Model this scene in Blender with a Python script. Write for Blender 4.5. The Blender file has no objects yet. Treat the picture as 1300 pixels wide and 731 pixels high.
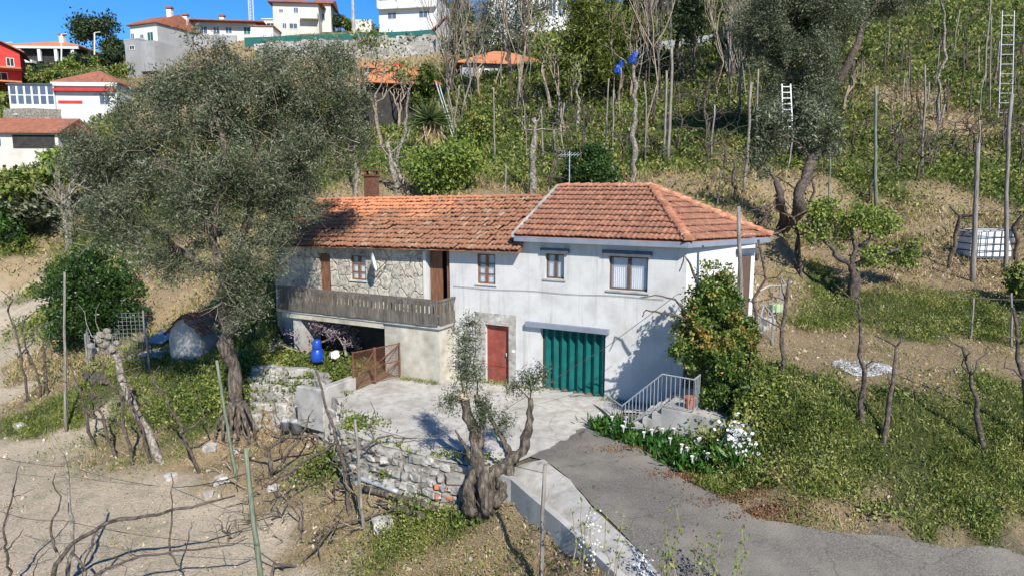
import bpy, bmesh, math, random
import numpy as np
from mathutils import Vector, Matrix, noise as mnoise
from mathutils.geometry import delaunay_2d_cdt
R = math.radians
random.seed(7); rng = np.random.default_rng(7)
SC = bpy.context.scene; COL = SC.collection
# ------------------------------------------------------------------ camera
F = 867.0; PITCH = R(8.2); ZC = 7.1
cam = bpy.data.cameras.new('camera'); cam.sensor_width = 36; cam.lens = F/1300*36; cam.clip_end = 3000; cam.clip_start = .2
co = bpy.data.objects.new('camera', cam); COL.objects.link(co)
co.location = (0, 0, ZC); co.rotation_euler = (R(90)-PITCH, 0, 0); SC.camera = co
def ray(px, py):
    a = (px-650)/F; v = -(py-365.5)/F
    return np.array([a, math.cos(PITCH)+v*math.sin(PITCH), -math.sin(PITCH)+v*math.cos(PITCH)])
def gz(px, py, z): r = ray(px, py); return np.array([0, 0, ZC])+r*((z-ZC)/r[2])
def at(px, py, Y): r = ray(px, py); return np.array([0, 0, ZC])+r*(Y/r[1])
# house frame: s runs along the front to the viewer's left, v runs into the hill
C0 = np.array([5.487, 21.333, 0.]); U = np.array([-.883, .469, 0.]); V = np.array([.469, .883, 0.]); W = np.array([.839, .545, 0.])
def H(s, v, z): return C0+U*s+V*v+np.array([0, 0, z])
# ------------------------------------------------------------------ tags
def put(o, parent=None):
    COL.objects.link(o)
    if parent is not None: o.parent = parent
    return o
def tag(o, label=None, cat=None, group=None, kind=None):
    for k, v in (('label', label), ('category', cat), ('group', group), ('kind', kind)):
        if v: o[k] = v
    return o
def thing(name, label, cat, group=None): return tag(put(bpy.data.objects.new(name, None)), label, cat, group)
# ------------------------------------------------------------------ mesh builder
def npmesh(name, v, f):
    v = np.asarray(v, dtype=np.float32); f = np.asarray(f, dtype=np.int32); k = f.shape[1]
    me = bpy.data.meshes.new(name); me.vertices.add(len(v)); me.vertices.foreach_set('co', v.ravel())
    me.loops.add(f.size); me.loops.foreach_set('vertex_index', f.ravel())
    me.polygons.add(len(f)); me.polygons.foreach_set('loop_start', np.arange(0, f.size, k, dtype=np.int32)); me.update(calc_edges=True)
    return me
def nrm(a): a = np.asarray(a, float); return a/(np.linalg.norm(a, axis=-1, keepdims=True)+1e-9)
class MB:
    def __init__(s): s.v = []; s.f = []; s.m = []; s.cur = 0
    def add(s, vs, fs):
        b = len(s.v); s.v += [tuple(map(float, p)) for p in vs]; s.f += [tuple(i+b for i in f) for f in fs]; s.m += [s.cur]*len(fs)
    def hexa(s, b4, t4):
        s.add(list(b4)+list(t4), [(3, 2, 1, 0), (4, 5, 6, 7), (0, 1, 5, 4), (1, 2, 6, 5), (2, 3, 7, 6), (3, 0, 4, 7)])
    def box(s, o, a, b, c):
        o, a, b, c = [np.asarray(x, float) for x in (o, a, b, c)]
        s.hexa([o, o+a, o+a+b, o+b], [o+c, o+a+c, o+a+b+c, o+b+c])
    def cbox(s, c, x, y, z, rz=0):
        ca, sa = math.cos(rz), math.sin(rz); a = np.array([ca, sa, 0])*x; b = np.array([-sa, ca, 0])*y
        s.box(np.asarray(c, float)-a/2-b/2, a, b, np.array([0, 0, z]))
    def tube(s, path, rad, n=6, cap=True, jit=0):
        P = np.asarray(path, float); k = len(P)
        rad = np.broadcast_to(np.asarray(rad, float), (k,))
        T = np.gradient(P, axis=0); T = nrm(T); ref = np.array([0, 0, 1.]) if abs(T[0][2]) < .9 else np.array([1., 0, 0])
        A = nrm(np.cross(T[0], ref)); vs = []
        for i in range(k):
            A = nrm(A-T[i]*np.dot(A, T[i])); B = np.cross(T[i], A)
            for j in range(n):
                t = 2*math.pi*j/n; r = rad[i]*(1+(random.uniform(-jit, jit) if jit else 0)); vs.append(P[i]+(A*math.cos(t)+B*math.sin(t))*r)
        fs = [(i*n+j, i*n+(j+1) % n, (i+1)*n+(j+1) % n, (i+1)*n+j) for i in range(k-1) for j in range(n)]
        if cap: fs += [tuple(range(n-1, -1, -1)), tuple((k-1)*n+j for j in range(n))]
        s.add(vs, fs)
    def lathe(s, c, prof, n=16):
        c = np.asarray(c, float); vs = []
        for r, z in prof:
            for j in range(n): vs.append(c+np.array([r*math.cos(2*math.pi*j/n), r*math.sin(2*math.pi*j/n), z]))
        k = len(prof)
        s.add(vs, [(i*n+j, i*n+(j+1) % n, (i+1)*n+(j+1) % n, (i+1)*n+j) for i in range(k-1) for j in range(n)]+[tuple(range(n-1, -1, -1)), tuple((k-1)*n+j for j in range(n))])
    def rock(s, c, rx, ry, rz, seed=None, rot=None, cl=.6):
        bm = bmesh.new(); bmesh.ops.create_icosphere(bm, subdivisions=2, radius=1)
        sd = random.uniform(0, 99); a = random.uniform(0, 6.28) if rot is None else rot; ca, sa = math.cos(a), math.sin(a); vs = []
        for v in bm.verts:
            p = v.co; k = 1+.34*mnoise.noise(p*1.1+Vector((sd, 0, 0)))+.15*mnoise.noise(p*3+Vector((0, sd, 0)))
            q = [max(-cl, min(cl, x))*(.9/cl)*k for x in p]
            x, y, z = q[0]*rx, q[1]*ry, q[2]*rz; vs.append((c[0]+x*ca-y*sa, c[1]+x*sa+y*ca, c[2]+z))
        fs = [tuple(v.index for v in f.verts) for f in bm.faces]; bm.free(); s.add(vs, fs)
    def prism(s, poly, d):
        n = len(poly); d = np.asarray(d, float); P = [np.asarray(p, float) for p in poly]
        s.add(P+[p+d for p in P], [tuple(range(n-1, -1, -1)), tuple(range(n, 2*n))]+[(i, (i+1) % n, (i+1) % n+n, i+n) for i in range(n)])
    def build(s, name, mats, parent=None, smooth=False, bevel=0):
        me = bpy.data.meshes.new(name); me.from_pydata(s.v, [], s.f)
        mats = mats if isinstance(mats, (list, tuple)) else [mats]
        for m in mats: me.materials.append(m)
        if len(mats) > 1: me.polygons.foreach_set('material_index', s.m)
        bm = bmesh.new(); bm.from_mesh(me); bmesh.ops.recalc_face_normals(bm, faces=bm.faces)
        if bevel: bmesh.ops.bevel(bm, geom=bm.edges[:], offset=bevel, segments=1, affect='EDGES', clamp_overlap=True)
        bm.to_mesh(me); bm.free()
        if smooth: me.polygons.foreach_set('use_smooth', [True]*len(me.polygons))
        me.update(); return put(bpy.data.objects.new(name, me), parent)
def crook(a, b, n=6, j=.06, seed=None):
    a, b = np.asarray(a, float), np.asarray(b, float); L = np.linalg.norm(b-a); o = np.zeros(3); out = []
    for i in range(n):
        t = i/(n-1)
        if 0 < i < n-1: o = o*.6+np.array([random.gauss(0, 1), random.gauss(0, 1), random.gauss(0, .6)])*L*j
        out.append(a+(b-a)*t+o*(1 if i < n-1 else .3))
    return out
# ------------------------------------------------------------------ materials
def _new(name):
    m = bpy.data.materials.new(name); m.use_nodes = True; nt = m.node_tree; nt.nodes.clear()
    o = nt.nodes.new('ShaderNodeOutputMaterial'); b = nt.nodes.new('ShaderNodeBsdfPrincipled'); nt.links.new(b.outputs[0], o.inputs[0])
    return m, nt, b, o
def ramp(nt, cols, pos=None):
    r = nt.nodes.new('ShaderNodeValToRGB'); e = r.color_ramp.elements; n = len(cols); pos = pos or [i/(n-1) for i in range(n)]
    while len(e) < n: e.new(.5)
    for i, c in enumerate(cols): e[i].position = pos[i]; e[i].color = (*c, 1)
    return r
def tex(nt, kind, scale, detail=6, vec=None, stretch=None, rough=.6):
    g = nt.nodes.new('ShaderNodeNewGeometry'); n = nt.nodes.new(kind); n.inputs['Scale'].default_value = scale
    if 'Detail' in n.inputs: n.inputs['Detail'].default_value = detail
    if 'Roughness' in n.inputs and kind == 'ShaderNodeTexNoise': n.inputs['Roughness'].default_value = rough
    if stretch:
        mp = nt.nodes.new('ShaderNodeMapping'); mp.inputs['Scale'].default_value = stretch
        nt.links.new(g.outputs['Position'], mp.inputs[0]); nt.links.new(mp.outputs[0], n.inputs['Vector'])
    else: nt.links.new(vec or g.outputs['Position'], n.inputs['Vector'])
    return n
def mix(nt, fac, a, b, mode='MIX'):
    m = nt.nodes.new('ShaderNodeMix'); m.data_type = 'RGBA'; m.blend_type = mode
    if isinstance(fac, (int, float)): m.inputs[0].default_value = fac
    else: nt.links.new(fac, m.inputs[0])
    for i, x in ((6, a), (7, b)):
        if isinstance(x, tuple): m.inputs[i].default_value = (*x, 1)
        else: nt.links.new(x, m.inputs[i])
    return m.outputs[2]
def bump(nt, b, h, st=.4, dist=.02):
    n = nt.nodes.new('ShaderNodeBump'); n.inputs['Strength'].default_value = st; n.inputs['Distance'].default_value = dist
    nt.links.new(h, n.inputs['Height']); nt.links.new(n.outputs[0], b.inputs['Normal'])
def M(name, cols, scale=3, rough=.9, bmp=.3, dist=.02, detail=8, stretch=None, dirt=None, dscale=.6, dpos=(.5, .72), island=0, metal=0, spec=.3, pos=None, streak=None, crack=0):
    m, nt, b, o = _new(name); n = tex(nt, 'ShaderNodeTexNoise', scale, detail, stretch=stretch)
    if not pos and len(cols) > 1: pos = [.3+.4*i/(len(cols)-1) for i in range(len(cols))]
    if len(cols) == 1: cols = [cols[0], cols[0]]; pos = [0, 1]
    r = ramp(nt, cols, pos); nt.links.new(n.outputs[0], r.inputs[0]); c = r.outputs[0]
    if island:
        g = nt.nodes.new('ShaderNodeNewGeometry'); hs = nt.nodes.new('ShaderNodeHueSaturation'); mr = nt.nodes.new('ShaderNodeMapRange')
        mr.inputs[3].default_value = 1-island; mr.inputs[4].default_value = 1+island
        nt.links.new(g.outputs['Random Per Island'], mr.inputs[0]); nt.links.new(mr.outputs[0], hs.inputs['Value']); nt.links.new(c, hs.inputs['Color']); c = hs.outputs[0]
    if dirt:
        d = tex(nt, 'ShaderNodeTexNoise', dscale, 7, rough=.65); rr = ramp(nt, [(0, 0, 0), (1, 1, 1)], list(dpos)); nt.links.new(d.outputs[0], rr.inputs[0]); c = mix(nt, rr.outputs[0], c, dirt)
    if streak:
        d = tex(nt, 'ShaderNodeTexNoise', 1, 6, stretch=(3.2, 3.2, .22), rough=.7); rr = ramp(nt, [(0, 0, 0), (.85, .85, .85)], [.52, .76]); nt.links.new(d.outputs[0], rr.inputs[0]); c = mix(nt, rr.outputs[0], c, streak)
    if crack:
        wv = tex(nt, 'ShaderNodeTexNoise', 1.2, 4); g = nt.nodes.new('ShaderNodeNewGeometry'); av = nt.nodes.new('ShaderNodeMixRGB'); av.blend_type = 'ADD'; av.inputs[0].default_value = .8; nt.links.new(g.outputs['Position'], av.inputs[1]); nt.links.new(wv.outputs['Color'], av.inputs[2])
        vo = nt.nodes.new('ShaderNodeTexVoronoi'); vo.feature = 'DISTANCE_TO_EDGE'; vo.inputs['Scale'].default_value = crack; nt.links.new(av.outputs[0], vo.inputs['Vector']); rr = ramp(nt, [(.55, .55, .55), (0, 0, 0)], [.001, .008]); nt.links.new(vo.outputs['Distance'], rr.inputs[0]); c = mix(nt, rr.outputs[0], c, (.07, .065, .05))
    nt.links.new(c, b.inputs['Base Color']); b.inputs['Roughness'].default_value = rough; b.inputs['Metallic'].default_value = metal
    b.inputs['Specular IOR Level'].default_value = spec
    if bmp: bump(nt, b, n.outputs[0], bmp, dist)
    return m
def leafmat(name, cols, pos=None, trans=.3, rough=.55, nscale=None):
    m, nt, b, o = _new(name); g = nt.nodes.new('ShaderNodeNewGeometry'); r = ramp(nt, cols, pos); nz_ = tex(nt, 'ShaderNodeTexNoise', nscale or .9, 3); ma = nt.nodes.new('ShaderNodeMath'); ma.operation = 'MULTIPLY_ADD'; ma.inputs[1].default_value = 2.2; ma.inputs[2].default_value = -1.1; nt.links.new(nz_.outputs[0], ma.inputs[0])
    ad = nt.nodes.new('ShaderNodeMath'); ad.use_clamp = True; nt.links.new(g.outputs['Random Per Island'], ad.inputs[0]); nt.links.new(ma.outputs[0], ad.inputs[1]); nt.links.new(ad.outputs[0], r.inputs[0]); c = r.outputs[0]
    nt.links.new(c, b.inputs['Base Color']); b.inputs['Roughness'].default_value = rough; b.inputs['Specular IOR Level'].default_value = .35
    t = nt.nodes.new('ShaderNodeBsdfTranslucent'); nt.links.new(c, t.inputs[0]); x = nt.nodes.new('ShaderNodeMixShader'); x.inputs[0].default_value = trans
    nt.links.new(b.outputs[0], x.inputs[1]); nt.links.new(t.outputs[0], x.inputs[2]); nt.links.new(x.outputs[0], o.inputs[0]); return m
K = {}
K['bark'] = M('bark', [(.02, .016, .013), (.10, .08, .062), (.24, .2, .16)], 11, bmp=1, dist=.12, stretch=(1, 1, .3))
K['bark_pale'] = M('bark_pale', [(.05, .042, .034), (.2, .175, .14), (.42, .385, .33)], 9, bmp=1, dist=.08)
K['bark_dark'] = M('bark_dark', [(.025, .02, .017), (.08, .062, .05), (.16, .13, .11)], 10, bmp=.8, dist=.03)
K['post'] = M('post_wood', [(.09, .08, .07), (.2, .18, .155), (.31, .285, .25)], 9, bmp=.5, dist=.02, stretch=(3, 3, .3))
K['post_green'] = M('post_green', [(.06, .08, .055), (.14, .165, .115), (.22, .235, .175)], 7, bmp=.4, stretch=(3, 3, .4))
K['plaster'] = M('white_plaster', [(.45, .445, .43), (.52, .515, .5), (.56, .555, .54)], 1.6, .95, .25, .006, dirt=(.33, .32, .295), dscale=.9, dpos=(.5, .9), streak=(.25, .235, .205))
K['plaster_side'] = M('side_plaster', [(.55, .54, .525), (.6, .59, .575)], 1.2, .95, .2, .006)
K['concrete'] = M('concrete', [(.22, .21, .195), (.36, .345, .32), (.48, .465, .43)], 2.2, .95, .5, .02, dirt=(.14, .13, .115), dscale=1.1, dpos=(.52, .8))
K['concrete_yellow'] = M('concrete_old', [(.3, .27, .2), (.42, .39, .32), (.52, .49, .42)], 1.8, .95, .4, .02, dirt=(.2, .19, .17), dscale=.8, dpos=(.5, .8))
K['granite'] = M('granite', [(.16, .15, .135), (.32, .3, .27), (.46, .44, .4)], 6, .95, .8, .03, dirt=(.1, .1, .085), dscale=3, dpos=(.52, .75), island=.28)
K['granite_dark'] = M('granite_dark', [(.1, .1, .09), (.24, .225, .2), (.42, .4, .36)], 5, .95, .8, .05, dirt=(.1, .12, .05), dscale=1, dpos=(.5, .7))
K['mortar'] = M('rubble_mortar', [(.07, .062, .05), (.2, .18, .15), (.34, .32, .28)], 6, .95, .8, .05)
K['tile'] = M('roof_tile', [(.15, .07, .046), (.255, .113, .07), (.34, .182, .12)], 6, .9, .5, .014, island=.16, dirt=(.17, .11, .085), dscale=2.6, dpos=(.5, .8))
K['tile_new'] = M('roof_tile_orange', [(.42, .15, .07), (.58, .22, .1)], 2, .9, .3, .02, dirt=(.3, .15, .09), dscale=.5)
K['tile_far'] = M('roof_tile_weathered', [(.2, .075, .045), (.36, .14, .08)], 2, .9, .3, .03, dirt=(.16, .09, .07), dscale=.5)
K['wood_grey'] = M('weathered_board', [(.055, .048, .04), (.125, .11, .093), (.2, .182, .157)], 8, .95, .5, .02, stretch=(3, 3, .4), island=.25, dirt=(.07, .062, .055), dscale=1.2, dpos=(.5, .75))
K['wood_brown'] = M('brown_door_wood', [(.09, .04, .022), (.17, .08, .042), (.25, .125, .07)], 5, .7, .3, .01, stretch=(4, 4, .4))
K['wood_frame'] = M('window_frame_wood', [(.07, .045, .035), (.13, .085, .06)], 8, .6, .2, .005, stretch=(3, 3, .6))
K['red_door'] = M('faded_red_paint', [(.16, .03, .022), (.27, .05, .034), (.33, .09, .065)], 3, .7, .3, .01, dirt=(.14, .06, .045), dscale=4, dpos=(.42, .7), streak=(.3, .12, .09))
K['teal'] = M('teal_paint', [(.002, .075, .07), (.006, .125, .117)], 3, .5, .15, .005, spec=.4, streak=(.03, .075, .068))
K['fascia'] = M('bluegrey_fascia', [(.16, .18, .225), (.22, .245, .295)], 2, .8, .2, .005)
K['lintel'] = M('slate_lintel', [(.055, .065, .088), (.09, .105, .135)], 4, .8, .3, .005)
K['glass'] = M('window_glass', [(.06, .08, .11), (.1, .125, .16)], 1.5, .08, 0, spec=.6)
K['curtain'] = M('lace_curtain', [(.55, .56, .6), (.75, .76, .8)], 9, .9, .3, .02, stretch=(5, 5, .3))
K['dark'] = M('dark_interior_and_shade', [(.02, .019, .018), (.05, .046, .042)], 2, .95, .2)  # near-black: shade of openings and under far roofs put into the colour
K['rust'] = M('rust', [(.06, .025, .016), (.13, .058, .034), (.2, .095, .058)], 12, .85, .4, .006)
K['metal'] = M('grey_metal', [(.3, .31, .33), (.45, .46, .48)], 8, .5, .1, .003, metal=.3)
K['white_metal'] = M('white_metal', [(.6, .61, .6), (.75, .76, .75)], 5, .5, .1, .003)
K['white'] = M('white_paint', [(.56, .56, .55), (.64, .64, .63)], 1, .8, .1, .01, dirt=(.55, .54, .52), dscale=.3, dpos=(.55, .9))
K['cream'] = M('cream_render', [(.5, .46, .4), (.6, .56, .5)], .6, .9, .2, .02, dirt=(.38, .35, .31), dscale=.3)
K['grey_wall'] = M('grey_render', [(.24, .24, .24), (.37, .365, .355)], .8, .95, .3, .03, dirt=(.17, .17, .165), dscale=.4, dpos=(.5, .8))
K['red_wall'] = M('red_house_paint', [(.4, .03, .025), (.5, .05, .04)], 1, .8, .1)
K['blue'] = M('blue_plastic', [(.008, .045, .3), (.012, .065, .38)], 2, .35, .05, spec=.5)
K['green_net'] = M('green_windbreak', [(.012, .085, .075), (.02, .12, .1)], 2, .8, .2)
K['white_cloth'] = M('white_sheet', [(.6, .61, .62), (.75, .75, .76)], 4, .7, .4, .03)
K['black_rubber'] = M('black_rubber', [(.02, .02, .022), (.045, .045, .05)], 5, .6, .2)
K['brick'] = M('orange_brick', [(.3, .1, .055), (.42, .165, .09)], 6, .9, .4, .01, island=.2)
K['ash'] = M('white_ash', [(.06, .058, .055), (.35, .35, .35), (.78, .78, .78)], 7, 1, .8, .05)
K['terracotta'] = M('terracotta', [(.3, .1, .05), (.42, .17, .09)], 6, .85, .2)
K['net'] = M('wire_netting_metal', [(.2, .21, .21), (.32, .33, .33)], 8, .6, 0)
K['cut'] = M('cut_wood', [(.25, .19, .12), (.42, .34, .24)], 9, .9, .4)
# leaves
K['olive'] = leafmat('olive_leaf', [(.045, .058, .028), (.105, .126, .066), (.175, .195, .115), (.28, .295, .2)], [0, .45, .85, 1])
K['citrus'] = leafmat('citrus_leaf', [(.014, .036, .009), (.032, .072, .015), (.07, .13, .026)], rough=.4)
K['orange_bush'] = leafmat('broad_evergreen_leaf', [(.035, .07, .014), (.1, .16, .027), (.2, .26, .05), (.36, .35, .09), (.42, .2, .07)], [0, .45, .8, .95, 1], rough=.4)
K['ivy'] = leafmat('ivy_leaf', [(.035, .065, .014), (.1, .15, .026), (.2, .245, .045), (.33, .31, .1)], [0, .35, .8, 1])
K['light_leaf'] = leafmat('spring_leaf', [(.09, .14, .022), (.17, .24, .04), (.29, .34, .07)])
K['conifer'] = leafmat('conifer_leaf', [(.05, .07, .012), (.12, .15, .025), (.22, .24, .05)])
K['dark_leaf'] = leafmat('dark_evergreen_leaf', [(.016, .032, .014), (.04, .066, .026), (.085, .12, .05)])
K['hill_green'] = leafmat('meadow_herb', [(.04, .07, .013), (.1, .15, .024), (.2, .24, .045), (.34, .31, .1)], [0, .4, .78, 1])
K['straw'] = leafmat('dry_grass_blade', [(.17, .12, .06), (.36, .265, .14), (.52, .41, .24)], trans=.2, rough=.9)
K['grass'] = leafmat('green_grass_blade', [(.07, .1, .018), (.17, .2, .036), (.31, .32, .09)])
K['litter'] = leafmat('red_leaf_litter', [(.09, .035, .018), (.19, .075, .036), (.29, .17, .085)], trans=.1, rough=.9)
K['lily'] = leafmat('lily_leaf', [(.02, .07, .012), (.045, .125, .02), (.1, .2, .035)], rough=.35)
K['petal'] = leafmat('white_petal', [(.7, .7, .67), (.85, .85, .82)], trans=.3)
K['wisteria'] = leafmat('wisteria_blossom', [(.2, .14, .2), (.34, .25, .35), (.5, .4, .48)], trans=.3)
K['pink'] = leafmat('pink_petal', [(.5, .12, .2), (.65, .25, .35)], trans=.3)
K['yucca'] = leafmat('yucca_leaf', [(.04, .07, .02), (.1, .14, .04), (.2, .22, .09)])
K['light_crate'] = M('pale_green_plastic', [(.3, .42, .2), (.38, .5, .26)], 3, .5, .1)
K['tile_cap'] = M('ridge_tile', [(.24, .1, .055), (.42, .18, .1), (.5, .32, .22)], 7, .9, .5, .02, island=.15, dirt=(.5, .42, .32), dscale=5, dpos=(.58, .75))
K['twig'] = K['bark_dark']
K['bank_weed'] = leafmat('bank_weed_leaf', [(.045, .08, .016), (.12, .175, .03), (.23, .27, .06), (.34, .31, .13)])
K['clod'] = M('clod', [(.2, .16, .115), (.36, .3, .22), (.5, .45, .37)], 3, .95, .3, island=.3)
K['brown_twig'] = M('dry_twigs', [(.12, .09, .065), (.24, .19, .14), (.36, .3, .23)], 5, .95, 0)
# ------------------------------------------------------------------ terrain: control points (pixel x, y, height z or depth Y, ground type)
CP = []
def zc(px, py, z, t): P = gz(px, py, z); CP.append((P[0], P[1], z, t))
def yc(px, py, Y, t): P = at(px, py, Y); CP.append((P[0], P[1], P[2], t))
for a in [(700, 570, 0, 'D'), (760, 553, 0, 'D'), (860, 600, -.05, 'D'), (960, 650, -.1, 'L'), (1100, 678, -.2, 'D'), (1200, 697, -.3, 'D'), (1300, 705, -.4, 'D'), (1000, 731, -.25, 'D'), (835, 731, -.25, 'D'), (1300, 731, -.45, 'D'),
          (1500, 760, -.6, 'D'), (900, 850, -.4, 'D'), (1200, 900, -.5, 'D'), (660, 595, 0, 'D'), (745, 660, -.1, 'D'), (800, 731, -.2, 'D'),
          (655, 632, -.45, 'S'), (690, 662, -.4, 'S'), (735, 720, -.4, 'S'), (770, 780, -.4, 'S'), (600, 660, -1.3, 'S'), (650, 700, -1.3, 'S'), (560, 731, -1.8, 'S'), (690, 731, -1.2, 'S'), (540, 638, -1.2, 'G'), (600, 655, -1.25, 'G'), (470, 613, -1.1, 'S'),
          (600, 690, -1.5, 'S'), (430, 650, -1.75, 'S'), (400, 600, -1.35, 'S'), (430, 590, -1.15, 'G'), (400, 700, -2.2, 'S'), (330, 640, -2.3, 'S'), (250, 592, -2.4, 'S'), (180, 560, -2.45, 'S'), (100, 545, -2.5, 'F'), (30, 560, -2.5, 'F'), (15, 500, -2.45, 'F'),
          (0, 731, -2.75, 'F'), (200, 731, -2.65, 'F'), (370, 731, -2.5, 'F'), (340, 690, -2.5, 'F'), (100, 650, -2.65, 'F'), (0, 620, -2.6, 'F'), (200, 625, -2.55, 'F'), (270, 660, -2.55, 'F'), (-200, 600, -2.6, 'F'), (-250, 800, -2.8, 'F'), (200, 900, -2.8, 'F'), (500, 850, -2.4, 'S'),
          (120, 505, -1.5, 'G'), (60, 500, -2.1, 'S'), (40, 535, -2.3, 'G'), (200, 525, -1.6, 'G'), (250, 545, -1.5, 'G'), (150, 480, -1.0, 'G'), (235, 462, -.6, 'G'), (190, 450, -.4, 'S'), (300, 545, -1.6, 'S'), (290, 590, -1.95, 'S'), (290, 480, -.5, 'G'),
          (370, 455, .2, 'G'), (330, 455, .1, 'G'), (400, 460, .15, 'G'), (365, 548, -1.75, 'S'), (330, 560, -1.9, 'S'), (415, 565, -1.55, 'S'), (235, 400, .3, 'S'), (225, 375, 1.2, 'S'), (100, 440, -1.2, 'S'), (110, 400, -.8, 'G'),
          (0, 490, -2.3, 'F'), (30, 440, -2.0, 'F'), (30, 400, -1.6, 'F'), (20, 368, -1., 'F'), (-150, 400, -1.6, 'F'), (70, 470, -2., 'S'), (20, 345, .3, 'S'), (50, 330, .8, 'S'), (20, 300, 3.0, 'G'), (60, 260, 5.2, 'G'), (100, 340, .8, 'G'), (-150, 300, 3, 'G'),
          (330, 300, 4.3, 'S'), (200, 330, 2.6, 'S'),
          (985, 474, 2.25, 'G'), (1050, 484, 2.15, 'G'), (1150, 498, 2.05, 'G'), (1250, 502, 2.0, 'G'), (1300, 510, 1.95, 'G'), (1450, 530, 1.9, 'G'), (960, 632, .1, 'S'), (1050, 648, .05, 'S'), (1100, 657, .0, 'S'), (1200, 682, -.1, 'S'), (1300, 692, -.25, 'S'), (1500, 720, -.3, 'S'),
          (1000, 560, 1.0, 'G'), (1100, 580, .85, 'G'), (1200, 600, .75, 'G'), (1300, 610, .7, 'G'), (950, 500, 1.75, 'G'), (930, 540, .9, 'G'), (980, 600, .45, 'G'), (1040, 622, .35, 'G'), (1150, 640, .3, 'G'), (1250, 655, .25, 'G'), (1060, 530, 1.6, 'G'), (1180, 550, 1.4, 'G'), (1270, 560, 1.35, 'G'),
          (1060, 462, 2.25, 'S'), (1100, 478, 2.15, 'S'), (1100, 455, 2.25, 'S'), (1200, 455, 2.2, 'S'), (1200, 485, 2.1, 'S'), (1300, 455, 2.2, 'S'), (1150, 438, 2.3, 'S'), (1000, 448, 2.35, 'S'), (1040, 432, 2.38, 'S'), (1250, 470, 2.15, 'S'), (1300, 488, 2.05, 'S'), (1100, 432, 2.33, 'S'), (1150, 480, 2.12, 'S'), (1250, 445, 2.25, 'S'), (1030, 470, 2.2, 'S'), (1350, 465, 2.15, 'S'), (1070, 315, 4.6, 'S'), (1110, 300, 4.9, 'S'), (1200, 318, 4.5, 'S'), (1000, 310, 4.6, 'S'), (1010, 425, 2.5, 'S'), (1450, 460, 2.2, 'S'), (1050, 410, 2.45, 'G'), (1150, 422, 2.4, 'G'), (1250, 425, 2.4, 'G'), (1340, 430, 2.4, 'G'),
          (990, 345, 3.7, 'G'), (1020, 330, 4.1, 'S'), (1100, 350, 3.8, 'S'), (1200, 350, 3.8, 'S'), (1300, 350, 3.8, 'S'), (1140, 340, 4.0, 'S'), (1210, 340, 4.0, 'S'), (1280, 335, 4.1, 'S'), (1450, 350, 3.9, 'S'), (1250, 328, 4.25, 'S'), (1160, 310, 4.65, 'S'), (1040, 290, 5.2, 'S'), (1240, 300, 4.95, 'S'), (975, 400, 2.65, 'S'), (960, 445, 2.4, 'S'), (1180, 330, 4.2, 'S'), (1120, 385, 3.1, 'G'), (1220, 390, 3.1, 'G'), (1050, 380, 3.0, 'G'),
          (905, 592, -.05, 'G'), (940, 600, .1, 'G')]: zc(*a)
for a in [(1100, 268, 35, 'S'), (1250, 265, 35, 'S'), (1400, 265, 35, 'S'), (1250, 230, 38.5, 'G'), (1400, 230, 38.5, 'G'), (1100, 235, 38.5, 'G'), (1250, 120, 52, 'H'), (1250, 50, 66, 'H'), (1250, 0, 80, 'H'), (1450, 100, 55, 'H'), (1450, 0, 78, 'H'), (1000, 225, 37, 'S'), (1000, 190, 42, 'H'), (1000, 120, 52, 'H'), (1000, 60, 65, 'H'), (1100, 180, 45, 'H'), (1180, 145, 49, 'S'), (1120, 70, 62, 'H'),
          (880, 235, 36, 'S'), (850, 205, 41, 'H'), (850, 130, 55, 'H'), (870, 64, 75, 'H'), (870, 20, 90, 'H'), (760, 215, 41, 'G'), (700, 212, 42, 'H'), (700, 140, 58, 'H'), (700, 90, 72, 'H'), (600, 120, 70, 'H'), (650, 60, 90, 'H'), (700, 20, 105, 'H'), (990, 292, 27, 'S'), (900, 252, 33, 'S'), (940, 270, 30, 'S'),
          (560, 250, 36, 'S'), (600, 262, 33, 'S'), (600, 218, 45, 'G'), (520, 170, 60, 'H'), (500, 212, 46, 'G'), (420, 222, 43, 'G'), (420, 246, 38, 'S'), (480, 95, 86, 'S'), (450, 82, 97, 'S'), (450, 53, 104, 'S'), (550, 50, 105, 'S'), (540, 82, 96, 'S'), (300, 58, 106, 'S'), (300, 90, 95, 'S'),
          (30, 218, 72, 'G'), (150, 250, 58, 'G'), (300, 200, 60, 'H'), (250, 120, 84, 'S'), (220, 85, 102, 'S'), (100, 152, 86, 'G'), (30, 150, 86, 'G'), (100, 100, 101, 'G'), (30, 112, 98, 'G'), (190, 86, 108, 'S'), (110, 78, 118, 'G'), (40, 82, 118, 'G'), (-150, 110, 100, 'G'), (-150, 230, 70, 'G'),
          (360, 45, 125, 'G'), (300, 48, 125, 'G'), (520, 40, 120, 'G'), (0, 86, 160, 'G'), (200, 62, 160, 'G'), (400, 44, 170, 'G'), (600, 36, 170, 'G'), (900, 0, 160, 'H'), (1300, -30, 160, 'H'), (700, 10, 160, 'H'), (1600, -30, 160, 'H'), (-300, 90, 160, 'G')]: yc(*a)
for x, y, z in ((0, 5, -1.6), (-15, 8, -2.8), (15, 5, -.6), (-40, 10, -3), (40, 8, -.5), (35, 18, 2.4), (45, 30, 4.5)): CP.append((x, y, z, 'S' if x > -10 else 'F'))
cx = np.array([c[0] for c in CP]); cy = np.array([c[1] for c in CP]); cz = np.array([c[2] for c in CP]); ct = [c[3] for c in CP]
D = np.hypot(cx[:, None]-cx, cy[:, None]-cy); n = len(CP)
A = np.zeros((n+3, n+3)); A[:n, :n] = -D+np.eye(n)*.02; A[:n, n] = 1; A[:n, n+1] = cx; A[:n, n+2] = cy; A[n:, :n] = A[:n, n:].T
wgt = np.linalg.solve(A, np.concatenate([cz, [0, 0, 0]]))
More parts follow.
